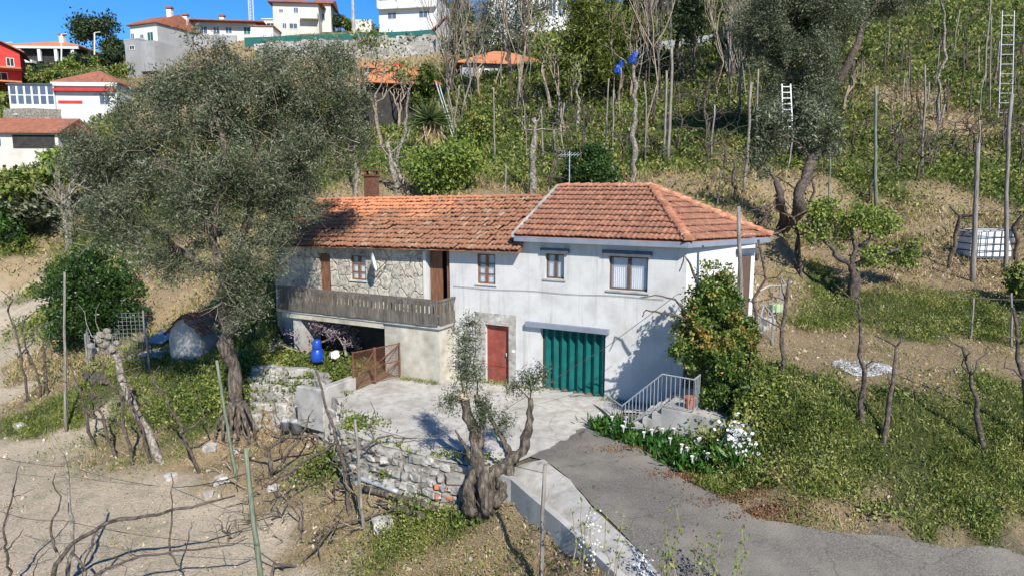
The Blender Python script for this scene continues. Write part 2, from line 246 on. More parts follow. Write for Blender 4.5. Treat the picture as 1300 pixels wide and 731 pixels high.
_H = np.random.default_rng(3).random((256, 256))
def vnoise(x, y):
    xi = np.floor(x).astype(int); yi = np.floor(y).astype(int); u = x-xi; v = y-yi; u = u*u*(3-2*u); v = v*v*(3-2*v); h = lambda a, b: _H[a % 256, b % 256]
    return (h(xi, yi)*(1-u)+h(xi+1, yi)*u)*(1-v)+(h(xi, yi+1)*(1-u)+h(xi+1, yi+1)*u)*v
def fsin(x, y, k=1., s=0.):
    x = np.asarray(x, float); y = np.asarray(y, float); k = k*.55; a = 0; w = 1; x, y = x*.8+y*.6+s*17, y*.8-x*.6+s*31
    for i in range(4): a = a+w*(vnoise(x*k, y*k)*2-1); w *= .5; k *= 2.1
    return a*.8
def inpoly(x, y, poly):
    c = np.zeros(np.shape(x), bool); m = len(poly)
    for i in range(m):
        x1, y1 = poly[i][:2]; x2, y2 = poly[(i+1) % m][:2]
        if y1 != y2: c ^= ((y1 > y) != (y2 > y)) & (x < (x2-x1)*(y-y1)/(y2-y1)+x1)
    return c
def S2(s, v): p = H(s, v, 0); return (p[0], p[1])
YARD = [S2(10.85, -3.5), S2(9.6, -5.2), S2(8.55, -6.45), S2(7.0, -6.9), S2(5.67, -6.95), S2(4.6, -7.05), S2(3.5, -6.95), S2(2.9, -6.6), S2(2.3, -4.6), S2(2.1, -2.4), S2(1.6, -1.0), S2(.6, -.6), S2(.3, .02), S2(9.2, .02), S2(11, -1.2)]
FLATP = YARD[:9]+[S2(2.0, -3.1), S2(.9, -3.55), S2(-.3, -4.05), S2(-1.85, -4.35), S2(-2.05, -3.1), S2(-2.0, -.7), S2(-.2, .1)]+YARD[13:]
HOUSEP = [S2(0, .1), S2(-1.7, 3.5), S2(0, 6.9), S2(5.8, 6.9), S2(6, 6), S2(18, 6), S2(18, 0), S2(16.4, -1.2), S2(12, -1.6), S2(10.85, -3.5), S2(9, 0)]
def rbf(x, y):
    x = np.asarray(x, float).ravel(); y = np.asarray(y, float).ravel(); out = np.zeros(len(x))
    for i in range(0, len(x), 20000):
        a, b = x[i:i+20000], y[i:i+20000]
        out[i:i+20000] = -np.hypot(a[:, None]-cx, b[:, None]-cy)@wgt[:n]+wgt[n]+wgt[n+1]*a+wgt[n+2]*b
    return out
def grid1(lo, hi, a, b, d, g):
    r = list(np.arange(a, b, d)); s = d; x = b
    while x < hi: r.append(x); s *= g; x += s
    s = d; x = a-d
    while x > lo: r.insert(0, x); s *= g; x -= s
    return np.array(r)
GX = grid1(-170, 170, -15, 15, .2, 1.06); GY = grid1(-4, 260, 11, 33, .2, 1.05)
XX, YY = np.meshgrid(GX, GY); ZZ = rbf(XX, YY).reshape(XX.shape)
_d = np.hypot(XX, YY)
flat = 1/(1+np.exp(-(ZZ+1.9)*3))            # the ploughed field is smoother than the slopes
ZZ = ZZ+flat*(.05*fsin(XX, YY, 1.1, 2)+.03*fsin(XX, YY, 3.2, 5))*np.clip((np.abs(XX+3)-0)/6, .25, 1)+np.clip((_d-34)/20, 0, 1)*(.35*fsin(XX, YY, .45, 1))+(1-flat)*.02*fsin(XX, YY, 2.6, 3)
_t = np.clip((_d-36)/6, 0, 1)*np.clip((XX+4)/10, 0, 1)*np.clip((130-YY)/30, 0, 1); ZZ = ZZ+_t*.8*(2.3/6.283)*np.sin(6.283*(ZZ+.3*fsin(XX, YY, .12, 6))/2.3)
ZZ[YY > 150] = np.minimum(ZZ[YY > 150], 30)
iny = inpoly(XX, YY, FLATP) | inpoly(XX, YY, HOUSEP)
ZZ[iny] = np.where(inpoly(XX, YY, FLATP), -.06, np.minimum(ZZ, .1))[iny]
def tz(x, y):
    x = np.asarray(x, float); y = np.asarray(y, float); i = np.clip(np.searchsorted(GX, x)-1, 0, len(GX)-2); j = np.clip(np.searchsorted(GY, y)-1, 0, len(GY)-2)
    u = (x-GX[i])/(GX[i+1]-GX[i]); v = (y-GY[j])/(GY[j+1]-GY[j])
    return ZZ[j, i]*(1-u)*(1-v)+ZZ[j, i+1]*u*(1-v)+ZZ[j+1, i]*(1-u)*v+ZZ[j+1, i+1]*u*v
def gp(px, py, y0=8, y1=200):
    Ys = np.exp(np.linspace(math.log(y0), math.log(y1), 1500)); r = ray(px, py); P = np.array([0, 0, ZC])[None]+r[None]*(Ys/r[1])[:, None]
    hit = np.nonzero(P[:, 2] <= tz(P[:, 0], P[:, 1]))[0]
    p = P[hit[0]] if len(hit) else P[-1]; return np.array([p[0], p[1], float(tz(p[0], p[1]))])
# ground types -> weights by nearest control points, with warped borders
def weights(x, y):
    x = np.asarray(x, float).ravel(); y = np.asarray(y, float).ravel(); q = np.clip(np.hypot(x, y)/25, .5, 3)
    a = x+q*(.55*fsin(x, y, .9, 3)+.3*fsin(x, y, 2.3, 1)); b = y+q*(.55*fsin(x, y, .8, 9)+.3*fsin(x, y, 2.7, 4)); Wt = {t: np.zeros(len(x)) for t in 'DLSGFH'}
    for i in range(0, len(x), 20000):
        k = 1/((a[i:i+20000, None]-cx)**2+(b[i:i+20000, None]-cy)**2+.02)**2.5
        for t in Wt: Wt[t][i:i+20000] = k[:, [j for j in range(n) if ct[j] == t]].sum(1)
    tot = sum(Wt.values()); return {t: w/tot for t, w in Wt.items()}
BASE = dict(D=(.17, .15, .12), L=(.2, .13, .085), S=(.33, .25, .155), G=(.075, .09, .03), F=(.52, .44, .335), H=(.095, .11, .036))
wt = weights(XX, YY); colr = sum(wt[t][:, None]*np.array(BASE[t]) for t in BASE)
NX = len(GX); idx = np.arange(XX.size).reshape(XX.shape)
me = npmesh('ground', np.stack([XX.ravel(), YY.ravel(), ZZ.ravel()], 1), np.stack([idx[:-1, :-1].ravel(), idx[:-1, 1:].ravel(), idx[1:, 1:].ravel(), idx[1:, :-1].ravel()], 1))
ca = me.color_attributes.new('soil', 'FLOAT_COLOR', 'POINT'); ca.data.foreach_set('color', np.concatenate([colr, np.ones((len(colr), 1))], 1).astype(np.float32).ravel())
me.polygons.foreach_set('use_smooth', [True]*len(me.polygons))
m, nt, b, o = _new('soil_and_turf'); an = nt.nodes.new('ShaderNodeAttribute'); an.attribute_name = 'soil'
n1 = tex(nt, 'ShaderNodeTexNoise', 1.3, 10, rough=.7); n2 = tex(nt, 'ShaderNodeTexNoise', 14, 8, rough=.75)
r1 = ramp(nt, [(.55, .6, .5), (1, 1, 1), (1.3, 1.2, 1.1)], [.3, .5, .75]); nt.links.new(n1.outputs[0], r1.inputs[0])
r2 = ramp(nt, [(.3, .28, .25), (1, 1, 1), (1.5, 1.45, 1.4)], [.32, .5, .7]); nt.links.new(n2.outputs[0], r2.inputs[0])
c = mix(nt, .9, mix(nt, .85, an.outputs[0], r1.outputs[0], 'MULTIPLY'), r2.outputs[0], 'MULTIPLY')
nt.links.new(mix(nt, .8, an.outputs[0], c), b.inputs['Base Color']); b.inputs['Roughness'].default_value = 1; b.inputs['Specular IOR Level'].default_value = .1
bump(nt, b, n2.outputs[0], 1., .12); me.materials.append(m); tag(put(bpy.data.objects.new('ground', me)), kind='structure')
def draped(name, poly, mat, off=.02, res=.35, zfun=None, kind='structure', wob=0):
    poly = [np.array(p[:2]) for p in poly]; bd = []
    for i, p in enumerate(poly):
        q = poly[(i+1) % len(poly)]; k = max(1, int(np.linalg.norm(q-p)/res))
        for j in range(k):
            w = p+(q-p)*j/k; bd.append(w+np.array([random.gauss(0, wob), random.gauss(0, wob)]) if wob else w)
    x0, y0 = np.min(bd, 0); x1, y1 = np.max(bd, 0); gx, gy = np.meshgrid(np.arange(x0, x1, res), np.arange(y0, y1, res)); gx, gy = gx.ravel(), gy.ravel(); k = inpoly(gx, gy, bd)
    pts = [Vector(p) for p in bd]+[Vector((x+random.uniform(-.05, .05), y+random.uniform(-.05, .05))) for x, y in zip(gx[k], gy[k])]
    vs, es, fs, *_ = delaunay_2d_cdt(pts, [], [list(range(len(bd)))], 1, 1e-4)
    zf = zfun or (lambda x, y: float(tz(x, y)))
    me = bpy.data.meshes.new(name); me.from_pydata([(v.x, v.y, zf(v.x, v.y)+off) for v in vs], [], [tuple(f) for f in fs]); me.materials.append(mat)
    bm = bmesh.new(); bm.from_mesh(me); bmesh.ops.recalc_face_normals(bm, faces=bm.faces)
    if sum(f.normal.z for f in bm.faces) < 0: bmesh.ops.reverse_faces(bm, faces=bm.faces[:])
    bm.to_mesh(me); bm.free(); me.polygons.foreach_set('use_smooth', [True]*len(me.polygons))
    ob = put(bpy.data.objects.new(name, me))
    if kind: ob['kind'] = kind
    return ob
# asphalt drive
K['asphalt'] = M('asphalt', [(.08, .072, .062), (.135, .122, .106), (.21, .19, .166)], 26, .95, .9, .02, dirt=(.215, .195, .16), dscale=.5, dpos=(.42, .66), crack=.3)
K['yard'] = M('yard_concrete', [(.3, .28, .245), (.42, .4, .36), (.5, .48, .44)], 3.5, .95, .6, .03, dirt=(.22, .2, .165), dscale=.8, dpos=(.45, .8), crack=.45)
K['apron'] = M('apron_concrete', [(.26, .245, .215), (.37, .35, .315), (.44, .42, .385)], 3, .95, .4, .02, dirt=(.2, .185, .155), dscale=1, dpos=(.5, .7), crack=.6)
draped('driveway', [gp(*p) for p in [(668, 580), (684, 560), (735, 545), (764, 541), (800, 566), (860, 605), (905, 628), (960, 660), (1050, 676), (1110, 682), (1200, 700), (1320, 712), (1500, 735), (1600, 900), (900, 900), (836, 731), (796, 685), (752, 645), (722, 608), (700, 592)]], K['asphalt'], .045, .3, wob=.012)
draped('yard_concrete', YARD, K['yard'], .0, .4, lambda x, y: .03*float(fsin(x, y, .8, 2))*.5)
APR = [gp(*p) for p in [(690, 585), (704, 597), (724, 612), (754, 650), (798, 690), (838, 733), (880, 800)]]
APL = [np.array([*S2(3.35, -6.9), -.01])]+[gz(655, 608, -.02), gz(680, 630, -.05), gz(720, 663, -.1), gz(760, 700, -.15), gz(790, 728, -.18), gz(850, 800, -.22)]
draped('concrete_apron', APR[:]+APL[::-1]+[S2(2.6, -6.2)], K['apron'], .055, .3)
kb = MB()
for a, b_ in zip(APL[:-1], APL[1:]):
    d = nrm(np.array([*(b_-a)[:2], 0])); nn = np.array([d[1], -d[0], 0])*.16; nn = nn if nn[0] < 0 else -nn
    kb.hexa([a+[0, 0, -1.2], b_+[0, 0, -1.2], b_+nn+[0, 0, -1.2], a+nn+[0, 0, -1.2]], [a+[0, 0, .06], b_+[0, 0, .06], b_+nn+[0, 0, .05], a+nn+[0, 0, .05]])
tag(kb.build('kerb_wall', K['concrete']), 'low concrete kerb wall holding up the pale apron beside the drive', 'kerb wall')
# ------------------------------------------------------------------ the farmhouse
SH = np.array([0, 0, 0.])
house = thing('farmhouse', 'white rendered farmhouse with clay tiled roofs, teal garage and stone upper wing', 'house')
def wall(name, s0, s1, z0, z1, v, holes, mat, depth=.22, base=None, rev=None):
    """front skin with real openings and their reveals; hole = (s0,s1,z0,z1)"""
    mb = MB(); ss = sorted({s0, s1, *[h[0] for h in holes], *[h[1] for h in holes]}); zs = sorted({z0, z1, *[h[2] for h in holes], *[h[3] for h in holes]})
    for a, b_ in zip(ss[:-1], ss[1:]):
        for c, d in zip(zs[:-1], zs[1:]):
            ms, mz = (a+b_)/2, (c+d)/2
            if any(h[0] < ms < h[1] and h[2] < mz < h[3] for h in holes): continue
            mb.add([H(a, v, c), H(b_, v, c), H(b_, v, d), H(a, v, d)], [(0, 1, 2, 3)])
    for a, b_, c, d in holes:
        for p, q in (((a, c), (b_, c)), ((b_, c), (b_, d)), ((b_, d), (a, d)), ((a, d), (a, c))):
            mb.add([H(p[0], v, p[1]), H(q[0], v, q[1]), H(q[0], v+depth, q[1]), H(p[0], v+depth, p[1])], [(0, 1, 2, 3)])
    return mb.build(name, mat, house)
# openings
GAR = (2.64, 5.07, -.06, 2.3); W3 = (1.24, 2.58, 3.8, 4.92); W2 = (4.19, 4.91, 4.03, 4.9); W1 = (6.9, 7.66, 3.68, 4.78); RD = (6.34, 7.33, .02, 2.2); BR = (8.87, 9.9, 2.28, 4.86)
wall('front_wall', 0, 5.9, -.3, 5.6, 0, [GAR, W3, W2], K['plaster'])
wall('wing_front_wall', 5.9, 8.72, -.3, 4.97, 0, [W1, RD], K['plaster'])
wall('door_bay_wall', 8.72, 9.98, -.3, 4.95, .002, [BR], K['plaster'], .7)
m, nt, b, o = _new('granite_block_masonry'); g = nt.nodes.new('ShaderNodeNewGeometry'); dt = nt.nodes.new('ShaderNodeVectorMath'); dt.operation = 'DOT_PRODUCT'; dt.inputs[1].default_value = tuple(U); nt.links.new(g.outputs['Position'], dt.inputs[0])
sx = nt.nodes.new('ShaderNodeSeparateXYZ'); nt.links.new(g.outputs['Position'], sx.inputs[0]); cb = nt.nodes.new('ShaderNodeCombineXYZ'); nt.links.new(dt.outputs['Value'], cb.inputs[0]); nt.links.new(sx.outputs['Z'], cb.inputs[1])
wn = tex(nt, 'ShaderNodeTexNoise', 1.7, 3, cb.outputs[0]); av = nt.nodes.new('ShaderNodeMixRGB'); av.blend_type = 'ADD'; av.inputs[0].default_value = .55; nt.links.new(cb.outputs[0], av.inputs[1]); nt.links.new(wn.outputs['Color'], av.inputs[2])
vo = nt.nodes.new('ShaderNodeTexVoronoi'); vo.feature = 'DISTANCE_TO_EDGE'; vo.inputs['Scale'].default_value = 1.75; vo.inputs['Randomness'].default_value = .75; nt.links.new(av.outputs[0], vo.inputs['Vector'])
vc = nt.nodes.new('ShaderNodeTexVoronoi'); vc.inputs['Scale'].default_value = 1.75; vc.inputs['Randomness'].default_value = .75; nt.links.new(av.outputs[0], vc.inputs['Vector'])
er = ramp(nt, [(0, 0, 0), (1, 1, 1)], [.015, .07]); nt.links.new(vo.outputs['Distance'], er.inputs[0]); nn_ = tex(nt, 'ShaderNodeTexNoise', 6, 9, rough=.7); sr = ramp(nt, [(.1, .09, .074), (.42, .39, .33), (.6, .565, .5)], [.32, .48, .68]); nt.links.new(nn_.outputs[0], sr.inputs[0])
hv = nt.nodes.new('ShaderNodeRGBToBW'); nt.links.new(vc.outputs['Color'], hv.inputs[0]); hr = ramp(nt, [(.75, .75, .75), (1.15, 1.12, 1.05)]); nt.links.new(hv.outputs[0], hr.inputs[0]); st = mix(nt, 1., sr.outputs[0], hr.outputs[0], 'MULTIPLY')
el_ = mix(nt, er.outputs[0], mix(nt, nn_.outputs[0], (.1, .09, .075), (.62, .58, .52)), st); nt.links.new(mix(nt, .25, el_, st), b.inputs['Base Color']); b.inputs['Roughness'].default_value = .95
hh = nt.nodes.new('ShaderNodeMath'); hh.operation = 'MULTIPLY_ADD'; nt.links.new(nn_.outputs[0], hh.inputs[0]); hh.inputs[1].default_value = .6; nt.links.new(er.outputs[0], hh.inputs[2]); bump(nt, b, hh.outputs[0], .8, .05); K['masonry'] = m
SD = (14.78, 15.42, 2.28, 4.45); SWN = (12.9, 13.68, 3.45, 4.45)
wall('stone_wing_wall', 9.98, 18.0, 1.9, 4.85, .004, [SD, SWN], K['masonry'])
wall('lower_wing_wall', 9.98, 18.0, -.4, 1.9, .3, [(15.7, 16.9, -.4, 1.8)], K['concrete'])
q = MB(); q.box(H(9.92, -.03, 2.2), U*.13, -V*.02, np.array([0, 0, 2.55])); q.build('white_jamb', K['white'], house)
q = MB()
for s0, s1, z0, z1 in ((7.33, 7.75, .02, 2.62), (6.05, 6.34, .02, 2.62), (6.34, 7.33, 2.2, 2.62)): q.box(H(s0, 0, z0), U*(s1-s0), -V*.025, np.array([0, 0, z1-z0]))
q.build('rough_door_surround', K['granite'], house)
# side wall towards the terrace, back walls and the blind gable of the wing
side = MB(); E1 = C0+W*3.3; bk = H(0, 6.9, 0)
for a, b_, t in ((C0, E1, 5.62), (E1, H(0, 6.9, 0)-W*0, 5.62)): side.add([a+[0, 0, -.4], b_+[0, 0, -.4], b_+[0, 0, t], a+[0, 0, t]], [(0, 1, 2, 3)])
side.build('side_wall', K['plaster_side'], house)
bw = MB()
for a, b_, t in ((H(0, 6.9, 0), H(5.9, 6.9, 0), 5.5), (H(5.9, 6, 0), H(18, 6, 0), 4.8)): bw.add([a, b_, b_+[0, 0, t], a+[0, 0, t]], [(0, 1, 2, 3)])
bw.add([H(18, 0, -.4), H(18, 6, -.4), H(18, 6, 4.75), H(18, 3, 6.45), H(18, 0, 4.75)], [(0, 1, 2, 3, 4)]); bw.add([H(5.85, 0, 4.5), H(5.85, 6.9, 4.5), H(5.85, 6.9, 5.5), H(5.85, 3.5, 7.0), H(5.85, 0, 5.5)], [(0, 1, 2, 3, 4)])
bw.build('rear_wall', K['plaster_side'], house)
def window(nm, h, v, cols, rows, curt, fm, sill=True, label=None):
    s0, s1, z0, z1 = h; fb = MB(); t = .055; d = .06
    for a, b_, c, e in ((s0, s1, z0, z0+t), (s0, s1, z1-t, z1), (s0, s0+t, z0+t, z1-t), (s1-t, s1, z0+t, z1-t)): fb.box(H(a, v, c), U*(b_-a), V*d, np.array([0, 0, e-c]))
    for i in range(1, cols): fb.box(H(s0+(s1-s0)*i/cols-.045, v-.01, z0+t), U*.09, V*d, np.array([0, 0, z1-z0-2*t]))
    for j in range(1, rows):
        for i in range(cols): fb.box(H(s0+(s1-s0)*i/cols+.05, v, z0+(z1-z0)*j/rows-.018), U*((s1-s0)/cols-.1), V*d*.8, np.array([0, 0, .036]))
    w = fb.build('window', fm, house)
    if label: w['label'] = label
    p = MB(); p.box(H(s0+t, v+.025, z0+t), U*(s1-s0-2*t), V*.008, np.array([0, 0, z1-z0-2*t])); p.build('pane', K['glass_clear'], w)
    if curt:
        c = MB(); k = 40; pts = []
        for a, b_ in curt:
            aa, bb = s0+(s1-s0)*a, s0+(s1-s0)*b_
            for i in range(k): pts.append((aa+(bb-aa)*i/(k-1), v+.1+.022*math.sin(i*1.15)))
        nb = len(curt)
        for q_ in range(nb):
            P = pts[q_*k:(q_+1)*k]; c.add([H(s, vv, z0+t) for s, vv in P]+[H(s, vv, z1-t) for s, vv in P], [(i, i+1, i+1+k, i+k) for i in range(k-1)])
        c.build('curtain', K['curtain'], w, smooth=True)
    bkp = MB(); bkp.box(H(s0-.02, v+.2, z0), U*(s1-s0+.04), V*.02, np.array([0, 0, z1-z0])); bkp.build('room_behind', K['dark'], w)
    if sill: sb = MB(); sb.box(H(s0-.07, -.05, z0-.06), U*(s1-s0+.14), V*(v+.05), np.array([0, 0, .055])); sb.build('sill', K['plaster'] if fm is not K['wood_frame'] else K['concrete'], w)
    return w
m, nt, b, o = _new('clear_pane'); b.inputs['Base Color'].default_value = (.55, .6, .65, 1); b.inputs['Roughness'].default_value = .05; tr = nt.nodes.new('ShaderNodeBsdfTransparent'); mx = nt.nodes.new('ShaderNodeMixShader'); mx.inputs[0].default_value = .22
nt.links.new(tr.outputs[0], mx.inputs[1]); nt.links.new(b.outputs[0], mx.inputs[2]); nt.links.new(mx.outputs[0], o.inputs[0]); K['glass_clear'] = m
window('w', W3, .13, 2, 1, [(.08, .46), (.56, .93)], K['wood_frame'], label='wide two-sash window under a slate grey lintel with lace curtains')
window('w', W2, .13, 2, 1, [(.1, .42), (.58, .9)], K['wood_frame'], label='small narrow two-sash window with slate grey lintel')
window('w', W1, .06, 2, 3, [(.1, .44), (.56, .9)], K['wood_brown'], label='six-pane brown casement window under the lower eave')
window('w', SWN, .08, 2, 3, [(.1, .44), (.56, .9)], K['wood_brown'], label='six-pane window set in the stone wall')
for nm, (a, b_, z0, z1) in dict(lintel=(1.11, 2.78, 4.96, 5.12), window_lintel=(4.0, 5.05, 4.95, 5.09)).items():
    q = MB(); q.box(H(a, 0, z0), U*(b_-a), -V*.12, np.array([0, 0, z1-z0])); q.build('lintel', K['lintel'], house)
q = MB(); q.box(H(2.5, 0, 2.3), U*3.1, -V*.17, np.array([0, 0, .17])); q.build('garage_lintel', K['fascia'], house)
# garage: folding zigzag steel panels
gd = MB(); k = 8; pw = (5.07-2.64)/k; prof = []
for i in range(k): prof += [(2.64+pw*i, .27), (2.64+pw*(i+.36), .1), (2.64+pw*(i+.42), .1)]
prof.append((5.07, .25))
gd.add([H(s, v, .05) for s, v in prof]+[H(s, v, 2.28) for s, v in prof], [(i, i+1, i+1+len(prof), i+len(prof)) for i in range(len(prof)-1)])
gdo = gd.build('garage_door', K['teal'], house); gdo['label'] = 'teal folding garage door of zigzag steel panels'
q = MB()
for i in range(k): q.box(H(2.64+pw*(i+.3)-.012, .098, .05), U*.05, V*.01, np.array([0, 0, 2.22]))
q.build('panel_edge', K['teal_edge'] if 'teal_edge' in K else K['teal'], gdo)
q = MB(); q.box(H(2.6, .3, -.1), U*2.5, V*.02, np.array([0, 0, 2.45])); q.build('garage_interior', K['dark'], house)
q = MB(); q.box(H(2.6, -.14, -.1), U*2.5, V*.4, np.array([0, 0, .15])); q.build('garage_threshold', K['concrete'], house)
# red door
q = MB(); q.box(H(6.36, .16, .04), U*.95, V*.05, np.array([0, 0, 2.14])); rd = q.build('entrance_door', K['red_door'], house); rd['label'] = 'faded red door in the rough stone surround'
q = MB()
for a, b_, c, e in ((6.36, 6.46, .05, 2.17), (7.21, 7.31, .05, 2.17), (6.46, 7.21, 2.03, 2.17), (6.46, 7.21, .05, .22), (6.46, 7.21, .62, .72)): q.box(H(a, .135, c), U*(b_-a), V*.03, np.array([0, 0, e-c]))
q.build('door_rail', K['wood_red'] if 'wood_red' in K else K['red_door'], rd); q = MB(); q.cbox(H(6.5, .11, 1.05), .05, .05, .12); q.build('handle', K['metal'], rd)
q = MB(); q.cbox(H(6.14, -.03, 1.25), .14, .02, .1, R(-28)); q.build('meter_plate', K['white'], house)
# brown balcony doors
for a, b_, v_ in ((9.33, 9.88, .2), (8.9, 9.05, .1)):
    q = MB(); q.box(H(a, v_, 2.3), U*(b_-a), V*.05, np.array([0, 0, 2.54])); q.build('balcony_door', K['wood_brown'], house)
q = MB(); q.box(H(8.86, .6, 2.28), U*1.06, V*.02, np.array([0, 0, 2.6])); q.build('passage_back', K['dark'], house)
q = MB(); q.box(H(SD[0]+.03, .12, SD[2]), U*(SD[1]-SD[0]-.06), V*.05, np.array([0, 0, 2.14])); sdm = q.build('balcony_door', K['wood_brown'], house); sdm['label'] = 'dark brown plank door in the stone wall'
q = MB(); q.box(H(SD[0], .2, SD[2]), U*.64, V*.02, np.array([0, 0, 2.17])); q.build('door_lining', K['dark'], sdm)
# cable sagging across the front
q = MB(); q.tube([H(8.7-8.0*t, -.03, 3.5+.14*t-.09*math.sin(math.pi*t*2.5)**2*.4) for t in np.linspace(0, 1, 24)], .007, 4); q.build('wall_cable', K['black_rubber'], house)
# balcony: slab, boards, lower front wall and pale beam
BV = -1.1
q = MB(); q.box(H(8.62, BV, 2.06), U*8.2, -V*BV*.99, np.array([0, 0, .14])); q.build('balcony_slab', K['concrete'], house)
bal = MB()
def board(mb, p, d, w, nrmv, z0, z1):
    g = w*.3; mid = z1-.46; top = z1-.12
    o2 = np.asarray(p, float); t = nrmv*.05; e = .004+random.uniform(0, .008); j = random.uniform(-.012, .012); o2 = o2+nrmv*random.uniform(0, .012)
    prof = [(e, z0+j), (w-e, z0+j), (w-e, mid), (w-g, mid+.05), (w-g, top-.06), (w-e, top), (w-e, z1), (e, z1), (e, top), (g*.3, top-.06), (g*.3, mid+.05), (e, mid)]
    mb.prism([o2+d*x+np.array([0, 0, z-o2[2]]) for x, z in prof], t)
nb = 42; bwid = 8.0/nb
for i in range(nb): board(bal, H(8.68+i*bwid+.0, BV, 0), U, bwid, -V, 2.17, 3.06)
for i in range(5): board(bal, H(8.66, BV+i*.21, 0), V, .2, -U, 2.17, 3.06)
br = bal.build('balcony_railing', K['wood_grey'], house)
q = MB(); q.box(H(8.58, BV-.03, 3.06), U*8.15, V*.1, np.array([0, 0, .07])); q.box(H(8.58, BV+.08, 3.06), U*.1, V*.98, np.array([0, 0, .07])); q.build('handrail', K['wood_grey'], br)
for i in range(9): q = MB(); q.cbox(H(8.9+i*.95, BV+.1, 2.17), .1, .1, .9, R(-28)); q.build('railing_post', K['wood_grey'], br)
q = MB(); q.box(H(11.25, BV+.04, 1.84), U*5.3, V*.3, np.array([0, 0, .215])); q.build('balcony_beam', K['concrete_yellow'], house)
q = MB(); q.box(H(8.72, BV+.1, -.3), U*2.5, V*1.2, np.array([0, 0, 2.35])); q.build('lower_front_wall', K['concrete_yellow'], house)
q = MB(); q.box(H(15.6, BV+.15, -.5), U*.45, V*1.1, np.array([0, 0, 2.5])); q.build('balcony_pier', K['concrete'], house)
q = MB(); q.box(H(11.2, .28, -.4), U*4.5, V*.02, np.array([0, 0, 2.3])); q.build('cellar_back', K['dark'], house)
q = MB(); q.box(H(15.78, .12, -.2), U*1.1, V*.06, np.array([0, 0, 1.95])); q.build('cellar_door', K['rust'], house)
# roofs: every tile its own little curved shell
def tileroof(name, o, a, d, up, na, nd, wt_, ln, mat, cuts=(), jit=.012, lift=.055, curve=.05, over=.06):
    """o eave corner, a along the eave, d up the slope (unit vectors)"""
    vs = []; fs = []; up = np.asarray(up)
    prof = [(0, .0), (.14, .55), (.3, 1), (.5, .92), (.66, .35), (.8, -.05), (1.06, 0.02)]
    for r in range(nd):
        for c in range(na):
            j = np.array([random.gauss(0, jit), random.gauss(0, jit), random.gauss(0, jit*.8)]); tw = random.gauss(0, jit*.6); b0 = len(vs)
            for (q_, hgt) in ((0, lift), (ln+over, .012)):
                for x, zz in prof: vs.append(o+a*(c*wt_+x*wt_+j[0]+tw*(q_-.2))+d*(r*ln+q_+j[1])+up*(hgt+curve*zz+j[2]))
            for x, zz in prof: vs.append(o+a*(c*wt_+x*wt_+j[0])+d*(r*ln+j[1]+.004)+up*(lift-.035+curve*zz*.9+j[2]))
            k = len(prof)
            fs += [(b0+i, b0+i+1, b0+k+i+1, b0+k+i) for i in range(k-1)]+[(b0+i+1, b0+i, b0+2*k+i, b0+2*k+i+1) for i in range(k-1)]
    me = npmesh(name, vs, fs)
    if len(cuts):
        bm = bmesh.new(); bm.from_mesh(me)
        for pc, pn in cuts: bmesh.ops.bisect_plane(bm, geom=bm.verts[:]+bm.edges[:]+bm.faces[:], plane_co=Vector(pc), plane_no=Vector(pn), clear_outer=True)
        bm.to_mesh(me); bm.free()
    me.materials.append(mat); return put(bpy.data.objects.new(name, me), house)
APX = H(2.25, 3.45, 7.18); EV = 5.5; RN = C0+W*4.1+np.array([0, 0, EV-.02]); FC = H(-.12, -.36, EV)
# front slope
LE = H(5.95, -.36, EV); RL = H(5.95, 3.45, 7.18)
dF = RL-LE; lenF = np.linalg.norm(dF); dF = dF/lenF; upF = np.cross(-U, dF); upF = upF if upF[2] > 0 else -upF
hipn = np.cross(APX-FC, [0, 0, 1.]); hipn = hipn if np.dot(hipn, -U) > 0 else -hipn
roof = tileroof('main_roof', LE+(-U)*0, -U, dF, upF, 36, 10, .175, lenF/10, K['tile'], [(FC, hipn)], .006, .088, .03)
dS0 = RN-FC; aS = nrm(dS0); nS = nrm(np.cross(dS0, APX-FC)); nS = nS if nS[2] > 0 else -nS; dS = nrm(np.cross(nS, aS)); dS = dS if dS[2] > 0 else -dS
lenS = float(np.dot(APX-FC, dS)); hb = np.cross(APX-RN, [0, 0, 1.]); hb = hb if np.dot(hb, RN-FC+V*0) > 0 else -hb
hb = hb if np.dot(np.array([*(FC-RN)[:2], 0]), hb) < 0 else -hb
sd = tileroof('side_roof', FC, aS, dS, nS, 28, 9, .175, lenS/9, K['tile'], [(FC, -hipn), (RN, hb)], .006, .088, .03); sd.parent = None; sd.parent = house
cp = MB()
def caps(mb, a, b_, r=.125, ln=.4):
    L = np.linalg.norm(b_-a); k = int(L/ln); d = (b_-a)/L
    for i in range(k):
        p0 = a+d*(i*L/k-.03); p1 = a+d*((i+1)*L/k+.03); w = nrm(np.cross(d, [0, 0, 1.])); u = np.cross(w, d); vs = []
        jj = random.gauss(0, .012)
        for p, rr, h in ((p0, r*1.12, .06), (p1, r*.9, .03)):
            for t in range(7): th = math.pi*t/6; vs.append(p+w*(rr*math.cos(th)+jj)+u*(rr*math.sin(th)*.9+h))
        mb.add(vs, [(t, t+1, t+8, t+7) for t in range(6)]+[(0, 1, 2, 3, 4, 5, 6)])
caps(cp, FC, APX, .16, .36); caps(cp, RN, APX, .15, .36); caps(cp, APX, RL)
cp.build('ridge_caps', K['tile_cap'], roof)
back = MB(); back.add([RL, APX, RN, H(0, 7.3, EV), H(5.95, 7.3, EV)], [(0, 1, 2, 3, 4)]); back.add([LE-dF*0+[0, 0, -.02], FC+[0, 0, -.02], APX+[0, 0, -.05], RL+[0, 0, -.05]], [(0, 1, 2, 3)]); back.add([FC+[0, 0, -.02], RN+[0, 0, -.02], APX+[0, 0, -.06]], [(0, 1, 2)])
back.build('roof_deck', K['tile_far'], roof)
